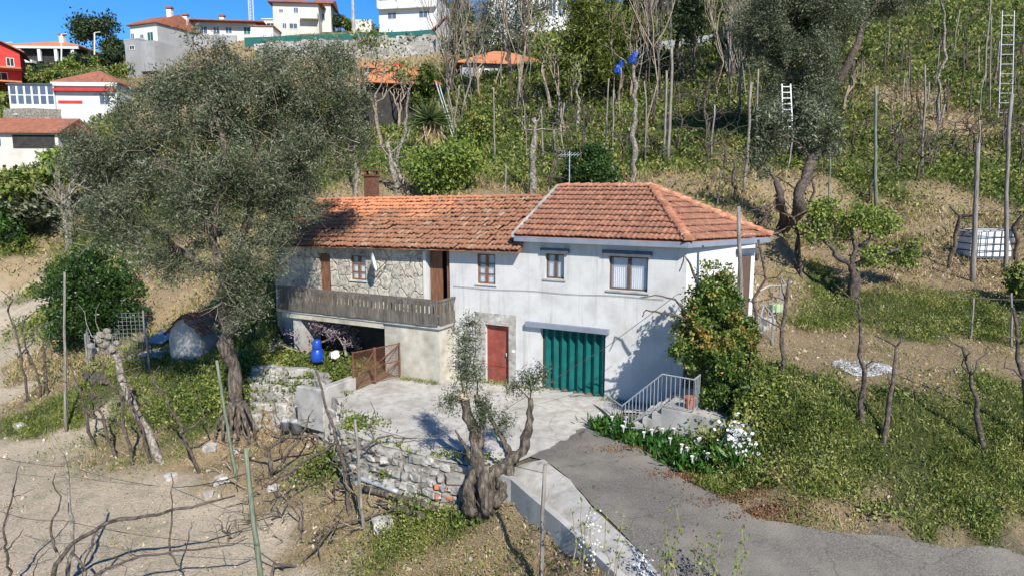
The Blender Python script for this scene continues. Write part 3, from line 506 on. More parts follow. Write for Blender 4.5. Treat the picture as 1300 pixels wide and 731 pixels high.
# fascia and soffit under the eaves
fa = MB()
for a, b_ in ((LE, FC), (FC, RN)):
    d = nrm(b_-a); nn = np.cross(d, [0, 0, 1.]); fa.box(a+[0, 0, -.19]-nn*.0, b_-a, -nn*.32 if np.dot(nn, V) < 0 else nn*.32, np.array([0, 0, .17]))
fa.build('eave_fascia', K['fascia'], house)
q = MB(); q.hexa([LE+U*.0+[0, 0, -.06], LE+U*.1+[0, 0, -.06], RL+U*.1+[0, 0, -.02], RL+[0, 0, -.02]], [LE+[0, 0, .09], LE+U*.1+[0, 0, .09], RL+U*.1+[0, 0, .12], RL+[0, 0, .12]]); q.build('verge', K['apron'], roof)
# the wing's roof, older and patched with lichen
m, nt, b, o = _new('lichened_tile'); g = nt.nodes.new('ShaderNodeNewGeometry'); n1 = tex(nt, 'ShaderNodeTexNoise', 9, 8, rough=.7); cr = ramp(nt, [(.3, .12, .065), (.52, .2, .095), (.6, .28, .15)], [.3, .5, .7]); nt.links.new(n1.outputs[0], cr.inputs[0])
lr = ramp(nt, [(.08, .058, .045), (.2, .105, .064), (.31, .16, .095), (.36, .25, .17)], [0, .4, .85, 1]); nt.links.new(g.outputs['Random Per Island'], lr.inputs[0]); lm = mix(nt, .55, lr.outputs[0], n1.outputs[0], 'MULTIPLY'); lm = mix(nt, .3, lm, lr.outputs[0])
dt = nt.nodes.new('ShaderNodeVectorMath'); dt.operation = 'DOT_PRODUCT'; dt.inputs[1].default_value = tuple(U*-.09+V*-.3+np.array([0, 0, -.16])); nt.links.new(g.outputs['Position'], dt.inputs[0])
n3 = tex(nt, 'ShaderNodeTexNoise', .7, 5); ad = nt.nodes.new('ShaderNodeMath'); ad.operation = 'ADD'; nt.links.new(dt.outputs['Value'], ad.inputs[0]); ml = nt.nodes.new('ShaderNodeMath'); ml.operation = 'MULTIPLY_ADD'; ml.inputs[1].default_value = 2.2; nt.links.new(n3.outputs[0], ml.inputs[0])
ref = float(np.dot(H(14, 2.0, 6.0), U*-.09+V*-.3+np.array([0, 0, -.16]))); ml.inputs[2].default_value = -ref-1.1+.42
nt.links.new(ml.outputs[0], ad.inputs[1]); rr = ramp(nt, [(.08, .08, .08), (.85, .85, .85)], [.25, .8]); nt.links.new(ad.outputs[0], rr.inputs[0])
rnd = nt.nodes.new('ShaderNodeMath'); rnd.operation = 'MULTIPLY_ADD'; nt.links.new(g.outputs['Random Per Island'], rnd.inputs[0]); rnd.inputs[1].default_value = .5; rnd.inputs[2].default_value = -.25
sm = nt.nodes.new('ShaderNodeMath'); sm.use_clamp = True; nt.links.new(rr.outputs[0], sm.inputs[0]); nt.links.new(rnd.outputs[0], sm.inputs[1])
nt.links.new(mix(nt, sm.outputs[0], cr.outputs[0], lm), b.inputs['Base Color']); b.inputs['Roughness'].default_value = .95; bump(nt, b, n1.outputs[0], .4, .02); K['tile_old'] = m
WE = H(18.1, -.42, 4.72); WE2 = H(5.5, -.42, 4.96); aW = nrm(WE2-WE); WR = H(18.1, 3, 6.56); dW = WR-WE; lenW = np.linalg.norm(dW); dW = dW/lenW; nW = np.cross(aW, dW); nW = nW if nW[2] > 0 else -nW
wr = tileroof('wing_roof', WE, aW, dW, nW, 70, 12, .177, lenW/12, K['tile_old'], [(H(5.88, 0, 0)+V*.4, -U)] if 0 else [], .018, .09, .042)
q = MB(); q.add([WE-[0, 0, .03], WE+aW*12.4-[0, 0, .03], WR+aW*12-[0, 0, .06], WR-[0, 0, .06]], [(0, 1, 2, 3)]); q.add([WR-[0, 0, .06], WR+aW*12.2-[0, 0, .06], H(5.9, 6.4, 4.8), H(18.1, 6.4, 4.8)], [(0, 1, 2, 3)]); q.build('roof_deck', K['tile_far'], wr)
q = MB(); caps(q, WR, WR+aW*11.6, .11, .42); q.build('ridge_caps', K['tile_old'], wr)
# right-hand side door, small lamp, stovepipe
q = MB(); p = C0+W*2.45-np.array([.545, -.839, 0])*.0; nO = np.array([.545, -.839, 0]); q.box(p+[0, 0, 2.8], W*.62, nO*.03, np.array([0, 0, 2.1])); q.build('side_door', K['wood_frame'], house)
q = MB(); q.box(C0+W*2.3+[0, 0, 4.98], W*.95, nO*.14, np.array([0, 0, .16])); q.build('lintel', K['lintel'], house)
q = MB(); q.box(C0+W*.62+[0, 0, 4.0], W*.06, nO*.06, np.array([0, 0, .34])); q.build('wall_lamp', K['metal'], house)
ch = thing('chimney_pipe', 'rusty brick-red chimney pipe with a cowl rising behind the old roof ridge', 'chimney')
p = H(16.1, 4.4, 6.35); q = MB(); q.cbox(p, .5, .5, 1.35, R(-28)); q.build('flue', K['rust'], ch); q = MB(); q.cbox(p+[0, 0, 1.35], .6, .6, .08, R(-28)); q.cbox(p+[0, 0, 1.6], .74, .74, .07, R(-28)); q.build('cap', K['rust'], ch)
for dx in (-.22, .22):
    for dy in (-.22, .22): q = MB(); q.cbox(p+[dx, dy, 1.43], .08, .08, .17); q.build('cap_post', K['rust'], ch)
an_ = thing('television_antenna', 'rooftop television antenna on a thin mast behind the white roof verge', 'antenna')
p = H(5.75, 4.0, 5.9); q = MB(); q.tube([p, p+[0, 0, 2.7]], .022, 5); q.build('mast', K['metal'], an_); q = MB(); t = p+np.array([0, 0, 2.55])
q.tube([t-U*.45, t+U*.45], .012, 4)
for i in range(7): q.tube([t+U*(-.42+.14*i)-V*.25+[0, 0, -.08], t+U*(-.42+.14*i)+V*.25+[0, 0, .1]], .009, 4)
for zz in (.16, -.16): q.tube([t+U*.4+[0, 0, zz]-V*.25, t+U*.4+[0, 0, zz]+V*.25], .01, 4)
q.build('element', K['metal'], an_); q = MB(); q.tube([t-U*.42+[0, 0, .25], t-U*.5+[0, 0, 0], t-U*.4+[0, 0, -.25]], .02, 4); q.build('reflector', K['straw_metal'] if 'straw_metal' in K else K['rust'], an_)
ds = thing('satellite_dish', 'pale satellite dish fixed to the stone wall beside the six-pane window', 'satellite dish')
q = MB(); c = H(12.05, -.55, 4.3); dn = nrm(np.array([.95, .06, .2])); a1 = nrm(np.cross(dn, [0, 0, 1.])); a2 = np.cross(a1, dn); vs = [c-dn*.09]; nr = 20
for r_, dd in ((.12, -.065), (.23, -.03), (.34, .04)):
    for j in range(nr): th = 2*math.pi*j/nr; vs.append(c+(a1*math.cos(th)+a2*math.sin(th)*1.08)*r_+dn*dd)
q.add(vs, [(0, 1+j, 1+(j+1) % nr) for j in range(nr)]+[(1+i*nr+j, 1+i*nr+(j+1) % nr, 1+(i+1)*nr+(j+1) % nr, 1+(i+1)*nr+j) for i in range(2) for j in range(nr)]); q.build('dish', K['white_metal'], ds, smooth=True)
q = MB(); q.tube([H(12.15, 0, 3.9), H(12.1, -.4, 3.95), c-dn*.1], .025, 5); q.build('bracket', K['metal'], ds); q = MB(); q.tube([c-a2*.4, c+dn*.5-a2*.1], .015, 4); q.cbox(c+dn*.5-a2*.1, .07, .07, .12); q.build('feed_arm', K['black_rubber'], ds)
# ------------------------------------------------------------------ steps, railings, gate
stp = thing('entrance_steps', 'concrete steps and landing climbing along the house corner behind the lilies', 'steps')
q = MB(); FV = -2.95
q.prism([H(-.15, FV, -.2), H(-1.95, FV-.25, -.2), H(-2.0, -.6, -.2), H(-.15, -.6, -.2)], [0, 0, 1.18]); q.build('landing', K['concrete'], stp)
for i in range(5): q = MB(); q.box(H(-.15+.27*i, FV+.18*(i+1)*0+.0, -.2), U*.27, V*(2.3-.25*i+.05), np.array([0, 0, 1.0-.19*i])); q.build('tread', K['concrete'], stp)
for i in range(9): q = MB(); q.box(C0+W*(.55+.3*i)+nO*.03+[0, 0, .5], W*.3, nO*.95, np.array([0, 0, .55+.2*(i+1)])); q.build('tread', K['concrete'], stp)
def railing(name, label, posts, h, mat, gap=.13, r=.012, cat='railing'):
    t = thing(name, label, cat); tp = MB()
    for (a, ha), (b_, hb_) in zip(posts[:-1], posts[1:]):
        a, b_ = np.asarray(a, float), np.asarray(b_, float); L = np.linalg.norm(b_-a); k = max(2, int(L/gap))
        tp.tube([a+[0, 0, ha], b_+[0, 0, hb_]], .022, 6); tp.build('rail', mat, t); tp = MB(); tp.tube([a+[0, 0, .06], b_+[0, 0, .06]], .016, 5)
        for i in range(k+1): w = i/k; p = a+(b_-a)*w; ba = MB(); ba.tube([p+[0, 0, .06], p+[0, 0, ha+(hb_-ha)*w]], r, 4); ba.build('baluster', mat, t)
        tp.build('rail', mat, t); tp = MB()
    return t
railing('stair_railing', 'grey painted steel balustrade rising with the entrance steps to the landing', [(H(2.23, -1.13, .02), .55), (H(1.25, -2.3, .05), .6), (H(1.04, FV+.06, .1), .75), (H(-.12, FV+.06, 1.0), .95), (H(-1.05, FV-.08, 1.0), .95), (H(-1.08, FV+.5, 1.), .95)], 1, K['metal'])
railing('low_hoop_rail', 'low bent tube rail edging the lily bed at the foot of the steps', [(H(2.3, -2.4, .02), .3), (H(1.9, -2.75, .02), .22), (H(.9, -3.2, .02), .3), (H(.2, -3.25, .02), .4)], .3, K['metal'], .3)
fp = thing('flower_pot', 'terracotta pot with a spiky plant standing on the landing', 'plant pot'); p = H(-.85, FV+.35, 1.0); q = MB(); q.lathe(p, [(.1, 0), (.15, .28), (.17, .28), (.17, .33), (.13, .33)], 14); q.build('pot', K['terracotta'], fp)
tr_ = MB(); A0, A1 = gz(965, 400, 2.8), gz(990, 396, 2.85)
railing('terrace_railing', 'pale green metal railing on the brown terrace behind the house corner', [(gp(960, 405), .95), (gp(975, 405), 1.15), (gp(996, 398), 1.0), (gp(990, 388), 1.0)], 1, K['metal'], .2, .014)
railing('stair_head_railing', 'short white tube railing at the head of the terrace steps', [(gp(964, 430), .7), (gp(968, 424), .95), (gp(979, 432), .8), (gp(981, 440), .75)], 1, K['metal'], .3, .014)
q = MB(); q.cbox(gp(984, 398)+[0, 0, .05], .4, .3, .3, .3); tag(q.build('plastic_crate', K['light_crate'] if 'light_crate' in K else K['green_net'], bevel=.02), 'pale green plastic crate behind the terrace railing', 'crate')
gt = thing('mesh_gate', 'rusty steel gate of wire mesh standing between the block wall and cellar', 'gate')
ga, gb, gm = H(10.5, -1.05, .05), H(11.05, -3.05, .05), None; gm = ga+(gb-ga)*.55; up_ = np.array([0, 0, 1.])
q = MB()
for a, b_ in ((ga, gm), (gm, gb)):
    for zz in (.06, .62, 1.28): q.tube([a+up_*zz, b_+up_*zz], .02, 5)
for p, r_ in ((ga, .035), (gm, .06), (gb, .035)): q.tube([p, p+up_*1.32], r_, 6)
q.tube([ga+up_*1.26, gm+up_*.64], .018, 5); q.tube([ga+up_*.62, gm+up_*.08], .018, 5); q.tube([gb+up_*.1, gm+up_*1.2], .018, 5); q.build('gate_frame', K['rust'], gt)
q = MB(); L = np.linalg.norm(gb-ga); dg = (gb-ga)/L
for i in range(-14, 24):
    for sg in (1, -1):
        x0 = i*.1 if sg > 0 else i*.1+1.2; pts = []
        a0, a1 = x0, x0+1.2*sg
        t0 = max(0, min(1, (0-a0)/(a1-a0))); t1 = max(0, min(1, (L-a0)/(a1-a0))); t0, t1 = min(t0, t1), max(t0, t1)
        if t1-t0 > .05: q.tube([ga+dg*(a0+(a1-a0)*t0)+up_*(.06+1.2*t0), ga+dg*(a0+(a1-a0)*t1)+up_*(.06+1.2*t1)], .006, 3, cap=False)
q.build('wire_mesh', K['rust'], gt)
# block wall left of the gate
q = MB(); pa, pb = H(11.0, -2.95, 0), H(11.15, -4.2, 0); 
for a_, b_, z_ in ((pa, pb, .42), (pb, H(12.4, -4.1, 0), .3)): d_ = nrm(b_-a_); n_ = np.array([-d_[1], d_[0], 0])*.28; n_ = n_ if np.dot(n_, U) > 0 or np.dot(n_, V) > 0 else -n_; q.hexa([a_-[0, 0, 1.2], b_+d_*.1-[0, 0, 1.2], b_+d_*.1+n_-[0, 0, 1.2], a_+n_-[0, 0, 1.2]], [a_+[0, 0, z_], b_+d_*.1+[0, 0, z_-.06], b_+d_*.1+n_+[0, 0, z_-.04], a_+n_+[0, 0, z_+.02]])
tag(q.build('block_wall', K['concrete'], bevel=.03), 'stained pale concrete block wall beside the rusty gate under the wisteria', 'wall')
# ------------------------------------------------------------------ foliage and tree tools
def rdir(n): a = rng.normal(size=(n, 3)); return nrm(a)
def leafquads(P, L, wd, up=.0, droop=0):
    n = len(P); d = rdir(n); d[:, 2] += up; d = nrm(d); s = nrm(np.cross(d, rdir(n))); L = L*rng.uniform(.6, 1.25, n)[:, None]; w = s*L*wd*.5; d = d*L
    v = np.stack([P, P+d*.45+w, P+d, P+d*.45-w], 1).reshape(-1, 3); return v, np.arange(4*n).reshape(n, 4)
def blobpts(blobs, n, k=14, spread=.22, shell=.35, gap=-.25, gs=.8, spray=0):
    w = np.array([b[3]*b[4]*b[5]*(b[6] if len(b) > 6 else 1) for b in blobs]); w = w/w.sum(); m = int(n/k*1.6); ib = rng.choice(len(blobs), m, p=w); B = np.array([b[:6] for b in blobs])[ib]
    r = rng.uniform(0, 1, m)**shell; c = B[:, :3]+rdir(m)*r[:, None]*B[:, 3:6]*1.0
    if gap > -1: c = c[np.array([mnoise.noise(Vector(p*gs)) > gap for p in c])]
    c = c[:max(1, int(n/k))]; P = np.repeat(c, k, 0); sp = np.mean([b[3] for b in blobs])*spread
    if spray: dv = nrm(rdir(len(c))+[0, 0, .15]); tt = rng.uniform(-1, 1, len(P))[:, None]*spray; return P+np.repeat(dv, k, 0)*tt+rng.normal(size=P.shape)*spray*.16-np.array([0, 0, 1])*tt**2*.25/spray, c
    return P+rng.normal(size=P.shape)*sp, c
def leaves(name, blobs, n, L, wd, mat, parent, up=.1, **kw):
    P, c = blobpts(blobs, n, **kw); v, f = leafquads(P, L, wd, up); me = npmesh(name, v, f); me.materials.append(mat); put(bpy.data.objects.new(name, me), parent); return c
def pb(px, py, Y, rx, ry, rd=None, w=1):
    k = Y/F; p = at(px, py, Y); rd = rx if rd is None else rd; return (p[0], p[1], p[2], rx*k, rd*k, ry*k, w)
def tree(name, label, limbs, blobs, n, L, wd, leaf, bark, group=None, cat='tree', twigs=60, tr=.02, crown='crown', nseg=8, **kw):
    """limbs: list of [points, r0, r1] ; crown leaves in blobs ; thin twigs reach from the limbs into the crown"""
    t = thing(name, label, cat, group); q = MB(); allp = []
    for pts, r0, r1 in limbs:
        P = [np.asarray(pts[0], float)]
        for a, b_ in zip(pts[:-1], pts[1:]): P += crook(a, b_, 6, .04)[1:]
        rr = np.linspace(r0, r1, len(P))*np.array([1+random.uniform(-.14, .14) for _ in P]); q.tube(P, rr, nseg, jit=.17); allp += P[len(P)//3:]
    if not limbs: c = leaves(crown, blobs, n, L, wd, leaf, t, **kw); return t
    c = leaves(crown, blobs, n, L, wd, leaf, t, **kw) if n else None
    A = np.array(allp)
    if c is not None and twigs:
        sel = c[rng.choice(len(c), min(twigs, len(c)), replace=False)]; mid = [np.array(b[:3]) for b in blobs]
        for b_ in mid:
            a = A[np.argmin(((A-b_)**2).sum(1))]; P = crook(a, b_, 6, .06); q.tube(P, np.linspace(tr*3.2, tr*1.4, 6), 5, cap=False); allp += P[2:]
        A = np.array(allp)
        for s_ in sel:
            a = A[np.argmin(((A-s_)**2).sum(1))]; L_ = np.linalg.norm(s_-a)
            if L_ > .1: q.tube(crook(a, s_+(s_-a)*.15, 5, .07), np.linspace(tr, tr*.35, 5), 3, cap=False)
    q.build('trunk', bark, t, smooth=True); return t
def branch(q, p, d, L, r, depth, tips, spread=.6, k=(2, 3), up=.15):
    e = p+d*L; P = crook(p, e, 4, .06); q.tube(P, np.linspace(r, r*.62, 4), 5 if r > .03 else 3, cap=False)
    if depth == 0: tips.append(e); return
    for _ in range(random.randint(*k)):
        nd = nrm(d+np.array([random.gauss(0, spread), random.gauss(0, spread), random.gauss(up, spread*.7)])); branch(q, P[random.choice((2, 3))], nd, L*random.uniform(.55, .85), r*.6, depth-1, tips, spread, k, up)
def bare_tree(name, label, base, h, r, depth, mat, lean=(0, 0), group=None, cat='tree', spread=.55, k=(2, 3), leaf=None, nl=0, ls=.1, trunk=.38, up=.2):
    t = thing(name, label, cat, group); q = MB(); tips = []; d = nrm(np.array([lean[0], lean[1], 1.])); base = np.asarray(base, float)
    branch(q, base-[0, 0, .1], d, h*trunk, r, depth, tips, spread, k, up); q.build('trunk', mat, t)
    if nl and tips:
        T = np.array(tips); P = T[rng.integers(0, len(T), nl)]+rng.normal(size=(nl, 3))*h*.04; v, f = leafquads(P, ls, .5, .2); me = npmesh('crown', v, f); me.materials.append(leaf); put(bpy.data.objects.new('crown', me), t)
    return t
def pole(name, label, b_, t_, r, mat, group=None, cat='post', knots=False, base=None):
    p = gp(*b_) if base is None else np.asarray(base, float); e = at(t_[0], t_[1], p[1]-.0); q = MB(); P = crook(p-[0, 0, .3], e, 7, .004 if not knots else .03); r *= .78; rr = np.linspace(r*1.1, r*.8, 7)*(np.array([1+random.uniform(-.18, .18) for _ in P]) if knots else 1)
    q.tube(P, rr, 7, jit=.08 if knots else .02); return tag(q.build(name, mat, smooth=True), label, cat, group)
def bush(name, label, px, py, Y, rx, ry, n, L, mat, group=None, cat='bush', rd=None, stem=True, wd=.55, **kw):
    p = at(px, py, Y); k = Y/F; g = np.array([p[0], p[1], float(tz(p[0], p[1]))]); bl = []
    for _ in range(6): a, c = random.uniform(-.55, .55), random.uniform(-.5, .5); bl.append(pb(px+a*rx, py+c*ry, Y+random.uniform(-.4, .4)*rx*k, rx*.6, ry*.6))
    return tree(name, label, [[[g-[0, 0, .2], (g+p)/2, p], max(.03, rx*k*.06), .02]] if stem else [], bl, n, L, wd, mat, K['bark_dark'], group, cat, twigs=25, tr=max(.008, rx*k*.008), **kw)
def vine(name, label, px, py, h, canes, r=.05, mat=None, group=None, lean=.15, base=None, dirs=None, cane=1.6, cat='vine'):
    p = gp(px, py) if base is None else np.asarray(base, float); q = MB(); top = p+np.array([random.uniform(-lean, lean)*h, random.uniform(-lean, lean)*h*.5, h]); P = crook(p-[0, 0, .1], top, 7, .05); q.tube(P, np.linspace(r*1.2, r*.7, 7)*np.array([1+random.uniform(-.2, .2) for _ in P]), 6, jit=.12)
    for i in range(canes):
        a = P[random.randint(3, 6)]; d = np.array([random.choice((-1, 1))*random.uniform(.4, 1), random.uniform(-.4, .4), random.uniform(-.15, .7)])*cane; c = crook(a, a+d, 7, .09); q.tube(c, np.linspace(r*.5, r*.15, 7), 4, cap=False)
        if random.random() < .7: c2 = crook(c[3], c[3]+np.array([random.uniform(-.5, .5), random.uniform(-.3, .3), random.uniform(-.3, .6)])*cane, 5, .1); q.tube(c2, np.linspace(r*.25, r*.1, 5), 3, cap=False)
    return tag(q.build(name, mat or K['bark_dark'], smooth=True), label, cat, group)
# ------------------------------------------------------------------ retaining walls
def stonewall(name, label, top, foot, rows, k, size, mat=None, back=True, cat='wall'):
    q = MB(); bk_ = K['granite_dark'] if name == 'terrace_wall' else K['mortar']; top = [np.asarray(p, float) for p in top]; foot = [np.asarray(p, float) for p in foot]
    def lerp(L, t):
        x = t*(len(L)-1); i = min(int(x), len(L)-2); return L[i]+(L[i+1]-L[i])*(x-i)
    ts = np.linspace(0, 1, 24)
    def disp(p): return p+np.array([fsin(p[0]*2.2, p[2]*3+p[1], 1.3), fsin(p[1]*2.2, p[2]*3, 1.7, 2), 0])*.07
    if back:
        nz_ = 7; q.add([disp(lerp(foot, t)*(1-j/(nz_-1))+lerp(top, t)*j/(nz_-1)-[0, 0, .12 if j == 0 else .03]) for t in ts for j in range(nz_)], [(i*nz_+j, (i+1)*nz_+j, (i+1)*nz_+j+1, i*nz_+j+1) for i in range(23) for j in range(nz_-1)])
    for r_ in range(rows):
        for i in range(k):
            t = (i+.5*(r_ % 2)+random.uniform(-.2, .2))/k
            if not 0 <= t <= 1: continue
            z = (r_+.5+random.uniform(-.2, .2))/rows; a = lerp(foot, t)*(1-z)+lerp(top, t)*z; s = size*random.choice((.45, .6, .8, 1, 1.15))
            dd = lerp(top, min(1, t+.03))-lerp(top, max(0, t-.03)); q.cur = 1; q.rock(a, s*random.uniform(.8, 1.5), s*.7, s*random.uniform(.5, .9), rot=math.atan2(dd[1], dd[0])+random.gauss(0, .25)); q.cur = 0
    return tag(q.build(name, [bk_, mat or K['granite']], smooth=False), label, cat)
Yp = [np.array([*p, 0]) for p in YARD]
ft = []
for i in range(0, 7):
    p = Yp[i]; c_ = np.array([*S2(6, -2), 0]); o_ = nrm(p-c_); f_ = p+o_*.38; ft.append(np.array([f_[0], f_[1], min(-.5, float(tz(f_[0]+o_[0]*.3, f_[1]+o_[1]*.3)))-.1]))
stonewall('yard_retaining_wall', 'rubble stone wall with pale mortar holding up the concrete yard', [p+[0, 0, .02] for p in Yp[:7]], ft, 6, 30, .14)
tp_ = [gz(*a) for a in ((318, 463, .05), (345, 462, .1), (375, 465, .1), (405, 470, .05), (425, 490, 0.0), (436, 510, -.02))]; fo = []
for a in ((312, 545), (340, 548), (372, 550), (400, 558), (420, 566), (428, 575)): fo.append(gp(*a)-np.array([0, 0, .1]))
stonewall('terrace_wall', 'tumbled grey stone wall below the ivy and wisteria terrace', tp_, fo, 7, 16, .25, K['granite'])
bp = thing('brick_patch', 'short run of orange hollow bricks at the base of the yard wall', 'bricks')
b0 = gz(548, 622, -.75)
for i, (px, py) in enumerate(((556, 617), (567, 618), (578, 617), (587, 614), (596, 612), (557, 629), (571, 631))):
    q = MB(); p = gz(px, py, -.72 if i < 5 else -.95); p = p+nrm(np.array([-p[0], -p[1], 0]))*.05; f_ = nrm(np.array([p[0]*.02, -1, 0])); q.cbox(p+[0, -.1, 0], .17, .14, .14, R(5)+random.gauss(0, .05)); q.build('brick', K['brick'], bp, bevel=.012)
# ------------------------------------------------------------------ big olive by the stone wall
ob = gp(305, 548); tk = [ob, at(299, 480, ob[1]), at(291, 425, ob[1]-.2)]
lb = [[[tk[0]+[.1, 0, -.4], tk[1], tk[2]], .33, .22], [[tk[2], at(286, 360, 23.4), at(270, 290, 23), at(225, 225, 23), at(170, 180, 23)], .24, .06], [[tk[2], at(300, 350, 23.8), at(318, 270, 24), at(330, 200, 24.3), at(345, 120, 24.8)], .22, .05],
      [[at(300, 350, 23.8), at(340, 270, 24.4), at(390, 200, 25), at(432, 110, 25.3)], .18, .05], [[at(283, 350, 23.4), at(230, 320, 22.6), at(165, 280, 22.4)], .16, .04], [[at(275, 300, 23), at(285, 200, 23), at(275, 90, 23.5)], .15, .04]]
for dx, dz in ((-.75, -.7), (-.4, -.95), (.2, -1.0), (.55, -.8), (.9, -.6), (-.1, -1.1)):
    a = ob+np.array([dx*.25, -.2, 1.2]); b_ = ob+np.array([dx, -.75+abs(dx)*.2, dz*.6]); lb.append([[a, (a+b_)/2+np.array([dx*.2, -.2, .1]), b_], .09, .03])
OL = [pb(*a) for a in [(205, 165, 23, 62, 60), (285, 125, 24, 65, 55), (365, 115, 24.6, 55, 50), (425, 115, 25, 42, 52), (440, 175, 25.3, 36, 45), (128, 215, 22.6, 48, 55), (150, 275, 22.4, 50, 45), (240, 245, 23, 75, 60), (325, 205, 24, 70, 55), (388, 190, 25, 55, 45), (352, 275, 24, 40, 28),
      (290, 320, 23.4, 48, 40), (215, 325, 22.6, 48, 38), (305, 370, 23, 30, 35), (268, 80, 23.6, 38, 30), (215, 110, 23.2, 36, 30), (350, 72, 25, 26, 20), (430, 70, 25.2, 24, 20), (105, 180, 22.6, 26, 26), (165, 130, 22.8, 30, 30), (385, 240, 24.6, 35, 30), (395, 60, 25, 20, 15), (352, 300, 23.6, 28, 20, None, .7)]]
OL += [pb(*a) for a in [(345, 315, 23.6, 34, 22), (320, 345, 23.2, 34, 26), (292, 380, 23, 24, 24), (370, 262, 24.5, 40, 28), (300, 405, 23, 28, 20), (320, 385, 23, 28, 24), (350, 335, 23.6, 26, 18, None, .7), (80, 240, 22.4, 16, 36, None, .6), (95, 290, 22.3, 20, 34, None, .7), (245, 48, 23.6, 18, 14, None, .6), (285, 60, 23.6, 18, 16, None, .6), (455, 130, 25.3, 24, 36, None, .7)]]
bigo = tree('olive_tree', 'huge spreading grey-green olive tree on a rooted bank overhanging the stone wing', lb, OL, 190000, .12, .27, K['olive'], K['bark'], twigs=420, tr=.016, k=16, spread=.17, shell=.5, gap=-.12, gs=.9, spray=.34)
P, c_ = blobpts(OL, 3000*8, k=8, spread=.1, shell=.75, gap=-.2); q = MB()
for s_ in c_[:1500]: d_ = nrm(np.array([random.gauss(0, 1), random.gauss(0, 1), random.gauss(.5, .9)])); q.tube(crook(s_, s_+d_*random.uniform(.35, 1.1), 4, .07), [.011, .008, .006, .003], 3, cap=False)
q.build('twigs', K['brown_twig'], bigo)
# citrus beside it, bare pale tree behind
cb_ = gp(118, 445); tree('citrus_tree', 'dense dark green citrus tree standing by the wire pen below the olive', [[[cb_, at(118, 400, cb_[1]), at(118, 360, cb_[1])], .16, .08]], [pb(*a) for a in [(80, 372, cb_[1], 30, 40), (120, 350, cb_[1], 42, 40), (158, 378, cb_[1], 28, 38), (110, 395, cb_[1]-.5, 40, 32), (80, 420, cb_[1], 22, 25), (140, 408, cb_[1], 34, 24)]], 26000, .17, .5, K['citrus'], K['bark_dark'], k=10, spread=.16, gap=-.2, gs=1.1, spray=.3)
bb_ = gp(86, 325); bare_tree('bare_tree', 'whitish leafless tree with fine spreading branches behind the citrus', bb_, 8, .3, 5, K['bark_pale'], (-.02, 0), spread=.5, k=(2, 3))
tb = gp(10, 305); tree('garden_bush', 'round dark green bush on the far lawn beyond the sandy path', [[[tb, at(5, 290, tb[1])], .2, .1]], [pb(0, 285, tb[1], 24, 25), pb(14, 298, tb[1]-1, 12, 14)], 5000, .4, .5, K['citrus'], K['bark_dark'], cat='bush', spread=.15)
for i, (px, py, rx, ry, m_, lb_) in enumerate(((30, 235, 42, 26, 'hill_green', 'broad low green shrub below the low red-roofed outbuilding'), (75, 210, 26, 22, 'light_leaf', 'yellow-green shrub at the corner of the low outbuilding'), (25, 262, 40, 20, 'brown_leafy', 'greyish scrub beside the far lawn'), (140, 250, 50, 40, 'olive', 'grey-green scrub half hidden behind the big olive'))):
    bush('shrub', lb_, px, py, 62, rx, ry, 4500, .5, K.get(m_, K['olive']))
# ------------------------------------------------------------------ old pollarded olive in front of the yard
pb0 = gp(618, 648); yb = pb0[1]; yb2 = yb+.0
PO = [[[pb0-[0, 0, .3], at(618, 625, yb), at(616, 598, yb)], .31, .22], [[at(600, 650, yb), at(594, 625, yb-.15), at(604, 596, yb)], .19, .12], [[at(640, 648, yb), at(640, 620, yb-.15), at(628, 592, yb)], .19, .12], [[at(620, 650, yb-.2), at(612, 620, yb-.35), at(616, 590, yb-.1)], .17, .11], [[at(630, 640, yb-.2), at(648, 612, yb-.2), at(640, 590, yb)], .16, .14],
      [[at(612, 605, yb), at(604, 570, yb), at(597, 535, yb), at(590, 503, yb)], .18, .1], [[at(606, 570, yb), at(612, 535, yb+.1), at(606, 500, yb+.1)], .1, .08],
      [[at(618, 608, yb), at(642, 588, yb), at(664, 572, yb), at(671, 545, yb), at(673, 505, yb)], .18, .075], [[at(650, 582, yb), at(640, 560, yb), at(622, 530, yb+.1), at(612, 505, yb+.1)], .09, .03], [[at(602, 590, yb), at(588, 562, yb), at(578, 545, yb)], .06, .02]]
t = tree('pollarded_olive', 'squat old olive with gnarled trunk and two cut limbs sprouting grey shoots by the yard', PO, [pb(*a) for a in [(590, 470, yb, 28, 32), (592, 430, yb, 22, 30), (572, 505, yb, 22, 20), (612, 520, yb-.2, 20, 32), (675, 480, yb, 22, 16), (655, 492, yb, 18, 16), (690, 470, yb, 14, 14), (640, 535, yb, 18, 18), (600, 405, yb, 10, 14)]], 8500, .085, .28, K['olive'], K['bark'], twigs=380, tr=.007, k=10, spread=.2, shell=.6, gap=-.2, gs=2.2, nseg=10, spray=.22)
q = MB(); a = at(590, 502, yb); q.tube([a+[0, -.03, -.02], a+[.0, -.06, .03]], [.13, .12], 10); q.build('cut_face', K['cut'], t)
